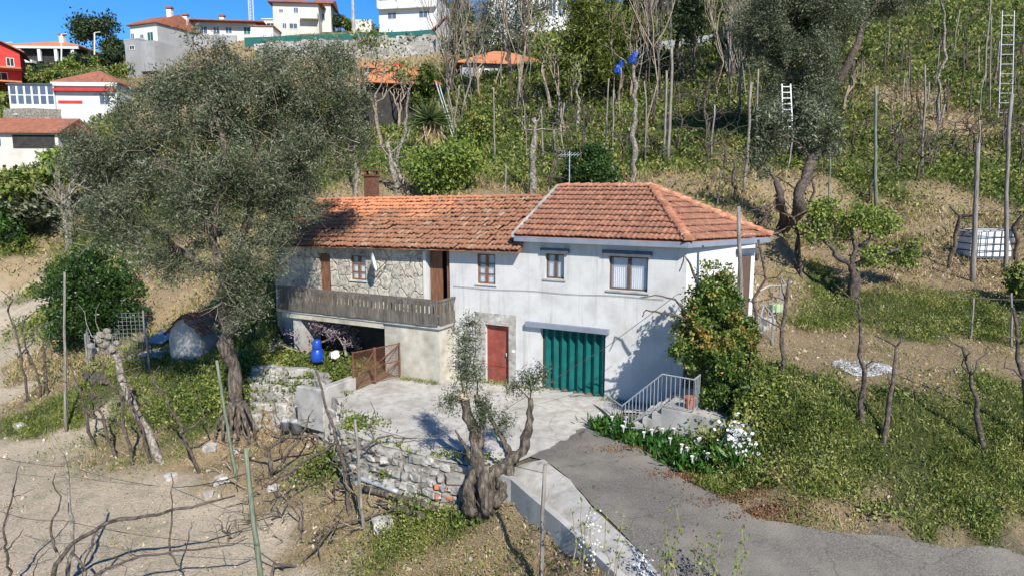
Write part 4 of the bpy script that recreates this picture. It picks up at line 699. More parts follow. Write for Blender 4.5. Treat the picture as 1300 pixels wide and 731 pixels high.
# ------------------------------------------------------------------ big evergreen by the steps, ivy and lilies below
ey = 18.9; eb = at(925, 560, ey)
tree('evergreen_bush', 'tall leafy evergreen with reddish young leaves growing beside the landing at the house corner', [[[eb, at(905, 520, ey), at(905, 430, ey+.2), at(908, 360, ey+.3)], .14, .05]], [pb(*a) for a in [(908, 352, ey+.3, 24, 24), (905, 385, ey+.3, 38, 34), (890, 420, ey+.2, 38, 34), (925, 425, ey+.3, 36, 36), (912, 460, ey+.1, 40, 34), (938, 470, ey+.3, 32, 38), (948, 430, ey+.4, 20, 30), (945, 510, ey+.3, 24, 34), (858, 440, ey, 12, 14), (918, 505, ey, 34, 34), (938, 530, ey-.6, 24, 34), (868, 440, ey, 18, 20), (932, 565, ey-1.2, 16, 22), (915, 500, ey-.3, 26, 24)]], 44000, .115, .55, K['orange_bush'], K['bark_dark'], cat='tree', twigs=150, k=9, spread=.16, shell=.5, gap=-.12, gs=2, spray=.17)
vn = MB()
for pts in (([(895, 415, ey+.1), (878, 408, ey), (860, 400, ey-.2), (838, 397, ey-.3), (820, 393, ey-.3), (815, 402, ey-.3)]), ([(890, 405, ey+.1), (872, 395, ey), (858, 380, ey-.2), (842, 376, ey-.3), (812, 378, ey-.3)]), ([(885, 360, ey), (878, 340, ey), (868, 325, ey), (862, 345, ey)])):
    P = [at(*a) for a in pts]; PP = [P[0]]
    for a, b_ in zip(P[:-1], P[1:]): PP += crook(a, b_, 4, .05)[1:]
    vn.tube(PP, np.linspace(.045, .015, len(PP)), 5, jit=.1)
tag(vn.build('bare_vine', K['bark_dark'], smooth=True), 'bare twisted vine arms reaching from the evergreen across the white wall', 'vine')
pz = at(945, 470, 19.9); pole('utility_post', 'weathered grey timber post rising through the evergreen to the eaves', (0, 0), (938, 262), .09, K['post'], base=[pz[0], pz[1], 1.5], cat='post')
vine('climbing_vine', 'knotty bare vine climbing beside the timber post at the side door', 0, 0, 3.2, 3, .045, base=at(958, 440, 19.8), lean=.12, cane=1.0)
# lilies
LB = [(768, 545), (790, 556), (815, 566), (840, 576), (862, 588), (885, 594), (900, 588), (880, 578), (850, 566), (822, 556), (795, 548)]
def lily(i, px, py):
    p = gz(px, py, 0); n = 420; P = p+rng.normal(size=(n, 3))*[.2, .17, 0]; P[:, 2] = np.abs(rng.normal(size=n))*.12; v, f = leafquads(P, .25, .3, 1.0); me = npmesh('foliage', v, f); me.materials.append(K['lily'])
    t = thing('calla_lily', 'clump of dark green calla lilies with white flowers edging the drive below the steps', 'plant', 'calla lilies along the drive'); put(bpy.data.objects.new('leaves', me), t)
    for _ in range(3 if i % 3 else 1):
        q = MB(); c = p+np.array([random.gauss(0, .22), random.gauss(-.05, .15), random.uniform(.32, .46)]); q.lathe(c, [(.01, -.1), (.02, 0), (.045, .06), (.06, .08), (.03, .05)], 8); q.build('flower', K['petal'], t)
for i, (px, py) in enumerate(LB): lily(i, px, py)
sn = gz(938, 590, .15); P = sn+rng.normal(size=(600, 3))*[.22, .2, .3]+[0, 0, .45]; v, f = leafquads(P, .11, .9, .1); me = npmesh('blossom', v, f); me.materials.append(K['petal']); t = thing('white_flowering_shrub', 'shrub covered in white blossom between the lilies and the green bank', 'bush'); put(bpy.data.objects.new('blossom', me), t)
P = sn+rng.normal(size=(900, 3))*[.3, .28, .1]; P[:, 2] = sn[2]+np.abs(rng.normal(size=900))*.2; v, f = leafquads(P, .4, .18, 1.2); me = npmesh('leaves', v, f); me.materials.append(K['lily']); put(bpy.data.objects.new('leaves', me), t)
# ------------------------------------------------------------------ wisteria, barrel and pots by the cellar
by = float(H(13.4, -1.9, 0)[1]); wb = gz(425, 452, .3); wy = wb[1]
t = tree('wisteria', 'low gnarled wisteria with mauve blossom hanging before the dark cellar', [[[gz(385, 455, .15), at(400, 440, wy), at(420, 428, wy)], .07, .03], [[gz(440, 452, .3), at(436, 438, wy), at(428, 425, wy)], .06, .03], [[at(420, 430, wy), at(410, 415, wy)], .04, .02]], [pb(*a) for a in [(425, 418, wy, 30, 12), (448, 434, wy, 16, 8), (405, 412, wy, 14, 8), (372, 425, wy, 10, 10), (350, 438, wy, 12, 6)]], 1000, .1, .4, K['wisteria'], K['brown_twig'], twigs=380, tr=.012, k=6, spread=.2, crown='blossom', cat='vine', gap=-1)
bt = thing('water_barrel', 'bright blue plastic barrel with a narrow neck standing in the cellar opening', 'barrel'); p = H(14.2, -1.55, .3); q = MB(); q.lathe(p, [(.2, 0), (.25, .05), (.26, .22), (.24, .38), (.2, .47), (.18, .52)], 20); q.build('body', K['blue'], bt, smooth=True); q = MB(); q.lathe(p, [(.17, .52), (.19, .56), (.17, .82), (.12, .9)], 16); q.build('neck', K['blue'], bt, smooth=True)
for px, py, z, lb_, mm, s in ((455, 447, .45, 'black rubber bucket tipped on the block wall by the gate', 'black_rubber', .2), (363, 545, -1.5, 'dark grey tub lying at the foot of the tumbled wall', 'grey_tub', .2), (378, 548, -1.5, 'pale grey tub with soil beside the darker tub under the tumbled wall', 'grey_tub', .24)):
    p = gz(px, py, z); q = MB(); q.lathe(p, [(s*.75, 0), (s, s*1.7), (s*1.08, s*1.75), (s*.95, s*1.75), (s*.9, s*1.4)], 16); o_ = q.build('tub', K['metal'] if mm != 'black_rubber' else K[mm], smooth=True); tag(o_, lb_, 'tub')
q = MB(); p = gz(424, 450, .4); q.rock(p, .28, .2, .14); tag(q.build('plastic_sack', K['white_cloth']), 'crumpled white and teal sack lying under the wisteria', 'sack')
for px, py, z, s, lb_ in ((487, 668, -1.5, .42, 'largest pale squared stone lying below the fallen poles'), (217, 608, -2.45, .3, 'upright white stone at the edge of the ploughed field'), (281, 612, -2.1, .34, 'broad white slab on the rubble slope'), (266, 630, -2.3, .26, 'narrow white stone at the foot of the rubble slope'), (268, 570, -1.8, .35, 'white boulder among weeds below the big olive'), (25, 543, -2.35, .32, 'rounded grey stone half sunk in turf at the field corner'), (347, 622, -1.9, .28, 'white stone beside a broken vine stump'), (300, 575, -1.7, .22, 'small white stone under the olive roots')):
    q = MB(); p = gp(px, py); s *= .72; q.rock(p+[0, 0, s*.2], s, s*.7, s*.6); tag(q.build('stone', K['granite_pale'] if 'granite_pale' in K else K['granite']), lb_, 'stone')
for (a, b_, r_, mm, lb_) in (((453, 605, -1.0), (505, 624, -1.05), .07, 'metal', 'grey plastic pipe lying against the yard wall'), ((462, 620, -1.15), (552, 645, -1.15), .1, 'bark', 'long dark log lying at the foot of the yard wall'), ((480, 637, -1.3), (540, 655, -1.25), .09, 'bark', 'shorter dark log in front of the longer one'), ((572, 648, -1.2), (602, 652, -1.2), .07, 'post', 'stub of weathered pole by the old olive trunk')):
    q = MB(); q.tube(crook(gz(*a), gz(*b_), 6, .01), r_, 9, jit=.05); tag(q.build('log' if mm != 'metal' else 'pipe', K[mm], smooth=True), lb_, 'log' if mm != 'metal' else 'pipe')
# ------------------------------------------------------------------ hut and pen
hb_ = gp(236, 462); ht = thing('stone_hut', 'small grey stone hut with a rounded gable and clay tile roof among ivy', 'hut'); rz_ = R(-22); ux = np.array([math.cos(rz_), math.sin(rz_), 0]); uy = np.array([-math.sin(rz_), math.cos(rz_), 0]); p = hb_-[0, 0, .5]
gab = [(-.95, 0), (.95, 0), (.95, 1.75), (.75, 2.15), (.35, 2.45), (0, 2.55), (-.45, 2.4), (-.85, 1.95), (-.95, 1.6)]
q = MB(); q.prism([p+ux*a+np.array([0, 0, b_]) for a, b_ in gab], uy*2.2); q.build('wall', K['grey_wall'], ht, bevel=.04)
for sg, (x0, z0), (x1, z1) in ((1, (0, 2.64), (1.15, 1.85)), (-1, (0, 2.64), (-1.12, 1.7))):
    e = p+ux*x1+np.array([0, 0, z1]); rdg = p+ux*x0+np.array([0, 0, z0]); d_ = rdg-e; ln = np.linalg.norm(d_); d_ = d_/ln; eo = e-uy*.15 if sg < 0 else e+uy*2.4; ea = uy if sg < 0 else -uy; un = np.cross(ea, d_); un = un if un[2] > 0 else -un
    tr1 = tileroof('roof', eo, ea, d_, un, 11, 4, .235, ln/4, K['tile_old'], (), .02, .06, .055); tr1.parent = ht
pn = thing('wire_pen', 'fowl pen of wire netting on thin posts between the citrus and the stone hut', 'pen'); c4 = [gp(112, 470), gp(190, 470), gp(185, 440), gp(118, 440)]
q = MB()
for i in range(4):
    a, b_ = c4[i], c4[(i+1) % 4]
    for t_ in np.linspace(0, 1, 14): s0 = a+(b_-a)*t_; q.tube([s0+[0, 0, .1], s0+[0, 0, 1.7]], .008, 3, cap=False)
    for z in np.linspace(.1, 1.7, 9): q.tube([a+[0, 0, z], b_+[0, 0, z]], .008, 3, cap=False)
q.build('netting', K['net'], pn)
for a in c4: q = MB(); q.tube([a-[0, 0, .2], a+[0, 0, 1.8]], .05, 6); q.build('post', K['post'], pn)
for i, (px, py, w_, lb_) in enumerate(((200, 452, 1.5, 'rusty-grey corrugated sheet lying flat beside the hut'), (206, 438, 1.2, 'second corrugated sheet propped higher against the hut'))):
    p = gp(px, py)+[0, 0, .15+.25*i]; q = MB(); k = 25; q.add([p+ux*(w_*(j/(k-1)-.5))+uy*dy+np.array([0, 0, .03*math.sin(j*1.9)+dy*(.1+.25*i)]) for dy in (-.5, .6) for j in range(k)], [(j, j+1, j+1+k, j+k) for j in range(k-1)]); tag(q.build('corrugated_sheet', K['metal']), lb_, 'sheet')
for i in range(4):
    a, b_ = gp(105+i*2, 476+i*4), gp(133+i, 480+i*4); q = MB(); q.tube(crook(a+[0, 0, .2], b_+[0, 0, .22], 4, .01), .09, 8); tag(q.build('log', K['bark']), ('topmost', 'second', 'third', 'lowest')[i]+' cut log of the stack beside the netting pen', 'log', 'stacked logs by the pen')
# ------------------------------------------------------------------ trees and palms on the hill
def ty(px, py): return gp(px, py)[1]
h1 = gp(1022, 285); Yh = 38
tree('hillside_olive', 'large dark olive with a dense drooping crown above the white ladder', [[[gp(1015, 185)-[0, 0, .4], at(1012, 130, Yh+3), at(1005, 60, Yh+3)], .4, .15], [[gp(1045, 160), at(1062, 110, Yh+4), at(1090, 45, Yh+4), at(1125, -10, Yh+4)], .35, .12], [[at(1012, 130, Yh+3), at(1035, 60, Yh+3)], .2, .1]],
     [pb(*a) for a in [(1010, 20, Yh+3, 50, 50), (985, 70, Yh+3, 38, 38), (1030, 70, Yh+2.6, 40, 36), (1055, 20, Yh+3, 42, 42), (1000, 120, Yh+3, 32, 30), (1035, 120, Yh+2.6, 34, 36), (1025, 160, Yh+2.4, 28, 28), (1110, 0, Yh+4, 42, 26), (960, 30, Yh+3.4, 30, 34), (1150, -8, Yh+4, 30, 18), (985, 175, Yh+2, 22, 22)]], 110000, .17, .3, K['olive'], K['bark_dark'], twigs=260, tr=.03, k=16, spread=.15, gap=-.1, gs=.6, spray=.5)
tree('leaning_trunk_olive', 'old leaning olive with a thick dark trunk and small grey crown above the house corner', [[[gp(1000, 300)-[0, 0, .3], at(1012, 255, 29), at(1028, 210, 29.3), at(1038, 190, 29.5)], .3, .17], [[gp(985, 295)-[0, 0, .3], at(990, 255, 29), at(985, 230, 29)], .22, .13], [[at(1030, 205, 29.3), at(1048, 185, 29.5), at(1060, 190, 29.5)], .14, .05]], [pb(*a) for a in [(1045, 175, 29.6, 26, 26), (1030, 150, 29.8, 20, 24), (980, 165, 29.5, 24, 34), (970, 205, 29.2, 18, 22)]], 7000, .2, .28, K['olive'], K['bark_dark'], twigs=200, tr=.02, gap=-.2)
tree('cypress_like_conifer', 'tall yellow-green conifer with feathery boughs beside the white villa', [[[gp(752, 135), at(752, 60, ty(752, 135)), at(755, -20, ty(752, 135))], .3, .1]], [pb(px, py, ty(752, 135), rx, ry) for px, py, rx, ry in [(752, 15, 34, 30), (735, 55, 34, 28), (775, 50, 30, 30), (750, 90, 42, 26), (725, 100, 24, 24), (785, 85, 22, 26), (760, -10, 28, 22)]], 22000, .5, .2, K['conifer'], K['bark_dark'], twigs=100, tr=.04, spread=.2, gap=-.2, gs=.35)
Yd = ty(850, 70)
for lb_, bl in (('dark evergreen tree with deep shade right of the yellow-green conifer', [(815, 30, 28, 36), (830, 70, 22, 30), (805, 80, 18, 26), (820, -5, 26, 20)]), ('second dark evergreen tree behind the bare thicket on the ridge', [(868, 25, 28, 30), (885, 50, 26, 22), (860, -5, 26, 20)]), ('dark rounded evergreen between the thicket and the large hillside olive', [(925, 25, 30, 30), (945, 55, 22, 26), (915, -4, 24, 18)])):
    b0 = gp(bl[0][0], 105); tree('evergreen_tree', lb_, [[[b0, at(bl[0][0], bl[0][1], b0[1])], .3, .12]], [pb(px, py, b0[1], rx, ry) for px, py, rx, ry in bl], 7500, .32, .4, K['dark_leaf'], K['bark_dark'], 'dark evergreens on the ridge', twigs=140, tr=.03, gap=.02, gs=.4)
for px, py, h, lb_ in ((905, 100, 11, 'tall bare brown thicket tree standing above the old terrace wall'), (880, 95, 9, 'leafless brown tree close to the dark evergreens on the ridge'), (945, 90, 10, 'leafless tree with pale upright stems next to the large hillside olive'), (925, 115, 7, 'low bare shrubby tree just in front of the ridge thicket'), (660, 120, 11, 'bare spreading tree in front of the white villa'), (690, 150, 8, 'slim leafless tree below the white villa'), (610, 130, 9, 'leafless grey tree before the orange-roofed house'), (575, 120, 8, 'leafless tree beside the gabled barn'), (715, 175, 6, 'small bare tree at the foot of the yellow-green conifer'), (800, 130, 7, 'bare tree close behind the trunk hung with blue sacks'), (505, 170, 7, 'gaunt leafless tree below the orange tiled house'), (485, 195, 8, 'forked bare tree rising behind the old tiled roof'), (1075, 150, 6, 'thin leafless tree on the terraces below the green post')):
    bare_tree('bare_tree', lb_, gp(px, py), h, .16, 5, K['brown_twig'], (random.uniform(-.15, .15), 0), 'leafless trees on the slope', spread=.42, k=(2, 3), leaf=K['olive'] if px in (660, 610) else K['hill_green'], nl=2600 if px in (660, 610) else 500, ls=.3, up=.35)
for i in range(30):
    px, py = random.uniform(565, 975), random.uniform(85, 185); bare_tree('bare_tree', 'tall slim leafless tree in the thicket on the upper slope', gp(px, py), random.uniform(9, 15), random.uniform(.06, .1), 4, K[random.choice(('brown_twig', 'bark_pale', 'bark_dark', 'post'))], (random.uniform(-.08, .08), 0), 'slim leafless trees of the thicket', spread=.3, k=(2, 4), trunk=.45, up=.6)
tree('sparse_tree', 'sparse grey-leaved tree veiling the white villa on the ridge', [[[gp(655, 100), at(648, 60, 84), at(640, 15, 84)], .3, .1], [[at(648, 60, 84), at(668, 20, 84)], .2, .06], [[at(648, 60, 84), at(618, 20, 84)], .2, .06]], [pb(*a) for a in [(640, 15, 84, 30, 22), (665, 25, 84, 26, 26), (615, 30, 84, 26, 26), (690, 10, 84, 24, 18), (650, 55, 84, 34, 18), (600, 55, 84, 22, 22)]], 5200, .45, .3, K['olive'], K['bark_dark'], twigs=240, tr=.05, gap=-.05, gs=.35)
for px, py, rx, ry, Y, m_, lb_ in ((588, 18, 15, 20, 112, 'dark_leaf', 'compact dark cypress beside the tall white block of flats'), (118, 42, 30, 24, 126, 'dark_leaf', 'big rounded dark pine on the skyline behind the long villa'), (140, 62, 16, 16, 122, 'dark_leaf', 'smaller dark tree at the foot of the big skyline pine'), (430, 26, 10, 8, 124, 'dark_leaf', 'small palm-like tree next to the concrete mast'), (442, 34, 8, 8, 124, 'hill_green', 'small shrub beside the white transformer hut')):
    b0 = at(px, py+ry, Y); b0[2] = min(b0[2], float(tz(b0[0], b0[1]))) if py > 40 else float(tz(b0[0], b0[1])); bl = [pb(px+random.uniform(-.5, .5)*rx, py+random.uniform(-.5, .55)*ry, Y, rx*.55, ry*.5) for _ in range(8)]; tree('skyline_tree', lb_, [[[b0, at(px, py+ry*.4, Y), at(px, py, Y)], .3, .1]], bl, 5200 if rx > 14 else 1200, .6, .5, K[m_], K['bark_dark'], twigs=40, tr=.05, gap=-.15, gs=.25)
for px, py, rx, ry, m_, lb_ in ((60, 92, 16, 9, 'dark_leaf', 'dark shrub below the long villa'), (85, 84, 14, 9, 'light_leaf', 'bright shrub among the gardens below the long villa'), (105, 78, 16, 11, 'dark_leaf', 'dark shrub below the skyline pine'), (122, 80, 9, 7, 'light_leaf', 'yellow shrub below the skyline pine'), (142, 76, 14, 14, 'dark_leaf', 'tall dark hedge bush next to the grey basement house'), (40, 100, 14, 8, 'hill_green', 'mid green bush beside the red house'), (70, 98, 18, 8, 'hill_green', 'garden bush above the sunroom house'), (160, 92, 24, 8, 'hill_green', 'low scrub under the grey basement wall'), (20, 130, 16, 12, 'hill_green', 'garden bush left of the glazed sunroom'), (330, 40, 14, 5, 'hill_green', 'hedge bush by the low white house'), (380, 37, 26, 4, 'light_leaf', 'clipped green hedge behind the windbreak fence'), (470, 60, 14, 8, 'hill_green', 'shrub growing out of the upper stone wall'), (520, 55, 16, 8, 'brown', 'greyish scrub on the upper stone wall'), (440, 90, 16, 10, 'hill_green', 'shrub at the foot of the upper stone wall')):
    bush('garden_bush', lb_, px, py, gp(px, py+ry*.8)[1], rx, ry, 1300, .5, K.get(m_, K['olive']), 'bushes in the hilltop gardens', stem=False)
bush('dark_bush', 'dense dark rounded bush just behind the main roof', 750, 212, 35, 32, 26, 9000, .17, K['citrus'])
bush('laurel_bush', 'bright yellow-green bush behind the old tiled roof', 562, 212, 36, 42, 36, 9000, .2, K['light_leaf'], spread=.3)
bush('climbing_greenery', 'tall column of dark ivy at the gable of the orange-roofed house', 537, 110, 62, 14, 30, 3500, .35, K['ivy'])
bush('hill_shrub', 'loose olive-green shrub near the leaning poles', 600, 165, 50, 26, 30, 3000, .25, K['hill_green'])
# yucca
yc_ = gp(546, 200); t = thing('yucca_palm', 'spiky yucca palm with a skirt of dead leaves beside the leaning poles', 'palm'); q = MB(); top = at(546, 152, yc_[1]); q.tube(crook(yc_, top, 5, .01), .2, 8); q.build('trunk', K['bark'], t)
n_ = 500; d = rdir(n_); d[:, 2] = np.abs(d[:, 2])*1.0-.25; d = nrm(d); L = rng.uniform(1.2, 2.0, n_)[:, None]; s_ = nrm(np.cross(d, rdir(n_)))*.06; v = np.stack([top-s_+d*.1, top+s_+d*.1, top+d*L+s_*.1-[0, 0, .25], top+d*L-s_*.1-[0, 0, .25]], 1).reshape(-1, 3); me = npmesh('crown', v, np.arange(4*n_).reshape(n_, 4)); me.materials.append(K['yucca']); put(bpy.data.objects.new('crown', me), t)
n_ = 260; base_ = top+np.stack([rng.normal(size=n_)*.25, rng.normal(size=n_)*.25, -rng.uniform(0, 1.2, n_)], 1); d = nrm(np.stack([rng.normal(size=n_)*.35, rng.normal(size=n_)*.35, -np.ones(n_)], 1)); s_ = nrm(np.cross(d, rdir(n_)))*.05; v = np.stack([base_-s_, base_+s_, base_+d*1.3+s_*.3, base_+d*1.3-s_*.3], 1).reshape(-1, 3); me = npmesh('dead_leaves', v, np.arange(4*n_).reshape(n_, 4)); me.materials.append(K['straw']); put(bpy.data.objects.new('dead_leaves', me), t)
# fig on the right terrace bank
fg = gp(1088, 380); fy = fg[1]
tree('fig_tree', 'low spreading fruit tree with fresh light green leaves on the bank above the ash patch', [[[fg-[0, 0, .3], at(1084, 350, fy), at(1082, 335, fy)], .22, .14], [[at(1082, 338, fy), at(1062, 325, fy), at(1050, 310, fy), at(1040, 290, fy)], .12, .05], [[at(1082, 338, fy), at(1085, 310, fy), at(1082, 280, fy)], .11, .04], [[at(1084, 340, fy), at(1110, 325, fy), at(1135, 318, fy), at(1150, 315, fy)], .12, .04], [[at(1086, 320, fy), at(1110, 300, fy), at(1120, 280, fy)], .08, .03]],
     [pb(*a) for a in [(1035, 280, fy, 24, 26), (1060, 305, fy, 20, 16), (1085, 278, fy, 26, 20), (1115, 285, fy, 26, 20), (1140, 310, fy, 26, 20), (1110, 325, fy, 24, 14), (1150, 330, fy, 16, 14), (1050, 265, fy, 18, 14)]], 6500, .13, .6, K['light_leaf'], K['bark_dark'], twigs=300, tr=.02, k=8, spread=.3, gap=-.04, gs=1, spray=.25)
e2 = gp(1300, 385); bush('edge_bush', 'leafy green bush at the edge of the upper right terrace', 1297, 365, e2[1]-.5, 24, 34, 5000, .16, K['ivy'])
for px, py, lb_ in ((1093, 548, 'tallest thin fruit trunk growing from the green bank below the ash patch'), (1128, 562, 'dark slender stem beside the tallest bank trunk'), (988, 480, 'crooked bare trunk at the crest of the bank by the terrace railing'), (1255, 578, 'dark leaning stem on the bank below the far terrace'), (1296, 572, 'bare stem on the bank at the picture edge')):
    top = {1093: (1090, 392), 1128: (1138, 440), 988: (1003, 352), 1255: (1222, 440), 1296: (1284, 390)}[px]; p = gp(px, py); e = at(*top, p[1]+.4); q = MB(); P = crook(p-[0, 0, .3], (p+e)/2+[random.gauss(0, .08), 0, 0], 5, .03)+crook((p+e)/2, e, 5, .03)[1:]; q.tube(P, np.linspace(.075, .03, len(P)), 7, jit=.12)
    for _ in range(4): a = P[random.randint(4, 8)]; q.tube(crook(a, a+np.array([random.uniform(-.7, .7), random.uniform(-.3, .3), random.uniform(.2, .7)]), 5, .1), np.linspace(.025, .008, 5), 4)
    tag(q.build('young_tree', K['bark_dark'], smooth=True), lb_, 'tree')
# ------------------------------------------------------------------ posts and poles
for a in [((848, 206), (852, 62), .12, 'post', 'tall grey pole paired with another on the mid slope, the taller one'), ((842, 200), (846, 90), .1, 'post', 'second pole leaning against the taller mid-slope pole'), ((768, 190), (773, 100), .07, 'post', 'slim pale pole close to the trunk hung with blue sacks'), ((690, 208), (687, 138), .07, 'post', 'pale thin post behind the television antenna'), ((704, 205), (703, 165), .12, 'post', 'short thick grey stump post beside the antenna'), ((628, 208), (627, 112), .07, 'post', 'slender pale pole on the lawn strip right of the yucca'),
          ((580, 184), (553, 104), .07, 'metal', 'longest of the poles leaning together beside the yucca'), ((583, 186), (558, 108), .07, 'metal', 'second leaning grey pole beside the longest one at the yucca'), ((584, 180), (568, 112), .08, 'post', 'brown pole leaning over the grey ones at the yucca'), ((562, 182), (557, 130), .09, 'post', 'steepest short pole next to the yucca trunk'), ((573, 185), (583, 108), .06, 'post', 'upright thin pole right of the leaning bundle'),
          ((944, 245), (954, 105), .1, 'post', 'grey pole rising behind the side hip of the roof'), ((959, 208), (963, 88), .08, 'post', 'thin pole just left of the white ladder'), ((925, 128), (929, 8), .1, 'post', 'pale pole by the old terrace wall on the ridge'), ((949, 130), (940, 60), .07, 'post', 'leaning pole near the ridge thicket'), ((1113, 266), (1112, 110), .11, 'post_green', 'thick green-grey concrete vine post on the brown terrace'), ((1172, 222), (1174, 82), .08, 'post', 'slim grey pole right of the green-grey post'), ((1250, 112), (1258, 0), .09, 'post', 'pale upper-slope pole left of the tall ladder'), ((1257, 152), (1259, 18), .06, 'post', 'dark thin pole beside the pale upper-slope one'),
          ((1276, 352), (1286, 120), .1, 'post', 'long dark pole standing right of the water tank'), ((1236, 358), (1242, 182), .12, 'post', 'thick grey post standing in front of the water tank'), ((1053, 300), (1054, 196), .06, 'post_green', 'thin greenish post behind the fruit tree'), ((910, 263), (915, 217), .05, 'post', 'short stake on the brown slope behind the roof hip'), ((640, 258), (642, 210), .06, 'post', 'short stake behind the junction of the two roofs'), ((1017, 352), (1014, 300), .07, 'bark_dark', 'dark stake beside the fruit tree'), ((1232, 432), (1236, 378), .04, 'post', 'thin stake carrying the wire on the far terrace'), ((1285, 440), (1284, 372), .05, 'post', 'stake at the end of the terrace wire'),
          ((734, 95), (736, 30), .09, 'post', 'pole in front of the yellow-green conifer'), ((655, 150), (661, 72), .09, 'post', 'pole below the white villa'), ((635, 120), (637, 62), .08, 'post', 'pole near the orange-roofed house'), ((700, 120), (703, 58), .08, 'post', 'bleached pole right below the white villa'), ((878, 85), (876, 15), .07, 'post', 'dim pole in the ridge thicket'), ((825, 90), (824, 16), .09, 'post', 'pale pole before the dark evergreens'), ((1128, 70), (1130, 20), .07, 'post', 'small pole on the upper terraces under the big olive boughs')]:
    pole('vine_post', a[4], a[0], a[1], a[2], K[a[3]])
for i in range(70):
    px, py = random.uniform(590, 1300), random.uniform(60, 222)
    p = gp(px, py); h_ = random.uniform(2.2, 5); q = MB(); e = p+np.array([random.gauss(0, .25), random.gauss(0, .1), h_]); q.tube(crook(p-[0, 0, .2], e, 6, .012), random.uniform(.03, .06), 5); tag(q.build('vine_stake', K[random.choice(('post', 'post', 'brown_twig', 'bark_dark'))], smooth=True), 'thin grey-brown stake among the vines on the green slope', 'post', 'thin stakes on the vine slope')
pole('tall_stake', 'tall straight grey stake at the edge of the ploughed field', (84, 548), (82, 345), .07, K['post']); pole('bamboo_post', 'mossy green post rising from the bottom edge before the rubble slope', (332, 745), (312, 568), .085, K['post_green']); pole('leaning_stake', 'mossy stake leaning beside the roots of the big olive', (302, 612), (275, 457), .07, K['post_green'])
pole('fence_stake', 'weathered split stake at the kerb wall', (686, 742), (692, 590), .06, K['post']); pole('fence_stake', 'grey split stake standing before the yard wall', (462, 672), (450, 532), .06, K['post'])
t = thing('pollard_tree', 'white-barked pollard trunk leaning over the ivy bank with a knobbly head', 'tree'); p = gp(210, 588); e = at(131, 432, p[1]+1.2); q = MB(); P = crook(p-[0, 0, .3], e, 8, .012); q.tube(P, np.linspace(.15, .11, 8), 8, jit=.1); q.build('trunk', K['bark_pale'], t, smooth=True); q = MB()
for _ in range(16): q.rock(e+np.array([random.gauss(0, .2), random.gauss(0, .15), random.gauss(.05, .2)]), .15, .13, .13, cl=.98)
for _ in range(4): q.tube(crook(e, e+np.array([random.gauss(0, .5), random.gauss(0, .3), random.uniform(-.2, 1.4)]), 5, .08), np.linspace(.02, .006, 5), 4)
q.build('knobbly_head', K['post'], t)
for a in [((733, 172), (735, 82), .16, 'pale pruned trunk standing alone on the green slope'), ((806, 232), (803, 78), .19, 'thick knotty trunk with pruned crown hung with blue sacks'), ((782, 140), (791, 92), .13, 'short leaning trunk next to the blue-sacked one'), ((1194, 160), (1198, -5), .13, 'white birch-like trunk on the upper right slope'), ((675, 250), (676, 150), .24, 'stout grey trunk behind the white roof verge'), ((452, 250), (448, 60), .14, 'tall pale trunk rising beside the rusty chimney'), ((506, 245), (492, 180), .22, 'thick leaning grey trunk behind the blue tarpaulin'), ((520, 240), (498, 205), .2, 'fallen weathered trunk lying against the slope behind the old roof'), ((502, 215), (520, 112), .13, 'forked pale trunk below the orange-roofed house')]:
    t = thing('pruned_tree', a[3], 'tree'); p = gp(*a[0]); e = at(*a[1], p[1]); q = MB(); P = crook(p-[0, 0, .3], e, 16, .014); q.tube(P, np.linspace(a[2]*.85, a[2]*.45, 16)*np.array([1+random.uniform(-.22, .3) for _ in P]), 8, jit=.2); q.build('trunk', K['bark_pale'], t, smooth=True); q = MB(); rr = 3 if 'sacks' not in a[3] else 7
    for _ in range(rr+2): q.tube(crook(e-[0, 0, random.uniform(0, .8)], e+np.array([random.gauss(0, .7), random.gauss(0, .5), random.uniform(-.4, 1.3)]), 5, .09), np.linspace(a[2]*.22, a[2]*.06, 5), 4)
    q.build('stub_branches', K['bark_pale'], t)
for px, py, lb_ in ((788, 86, 'crumpled blue sack hanging from the pruned trunk, the lower one'), (804, 74, 'blue sack tied at the top of the knotty trunk')):
    q = MB(); c0 = at(px, py, ty(806, 232)-.25); [q.rock(c0+np.array([random.gauss(0, .07), random.gauss(0, .05), dz_]), w_, w_*.8, .15) for dz_, w_ in ((-.16, .17), (0, .14), (.15, .1), (.25, .05))]; tag(q.build('blue_sack', K['blue']), lb_, 'sack')
def ladder(name, label, b_, t_, w_, rungs, mat, back=.8, base=None):
    t = thing(name, label, 'ladder'); p = gp(*b_) if base is None else base; e = at(t_[0], t_[1], p[1]+back); s_ = np.array([w_/2, 0, 0])
    for sg in (-1, 1): q = MB(); q.tube([p+s_*sg, e+s_*sg*.9], .04, 5); q.build('rail', mat, t)
    for i in range(rungs): w = (i+.5)/rungs; c = p+(e-p)*w; q = MB(); q.tube([c-s_, c+s_], .028, 5); q.build('rung', mat, t)
lp = at(1000, 165, 36.5); ladder('ladder', 'white aluminium ladder leaning into the dark hillside olive', None, (998, 107), .5, 8, K['white_metal'], .5, lp); ladder('ladder', 'long grey ladder standing high on the upper right slope', (1276, 150), (1280, 14), .9, 11, K['metal'], .8)
pk = [(660, 175), (720, 190), (745, 165), (790, 200), (820, 210), (830, 160), (865, 190), (880, 150), (890, 215), (905, 175), (920, 215), (935, 170), (760, 140), (700, 170), (640, 165), (665, 135), (850, 110), (900, 130), (975, 150), (1060, 215), (1085, 190), (1105, 150), (1130, 200), (1140, 130), (1160, 180), (1185, 210), (1205, 150), (1215, 200), (1230, 110), (1265, 185), (1290, 150), (1150, 90), (1180, 60), (1225, 60), (1290, 80), (1240, 210), (1290, 220), (1100, 100), (1060, 130), (1160, 230)]
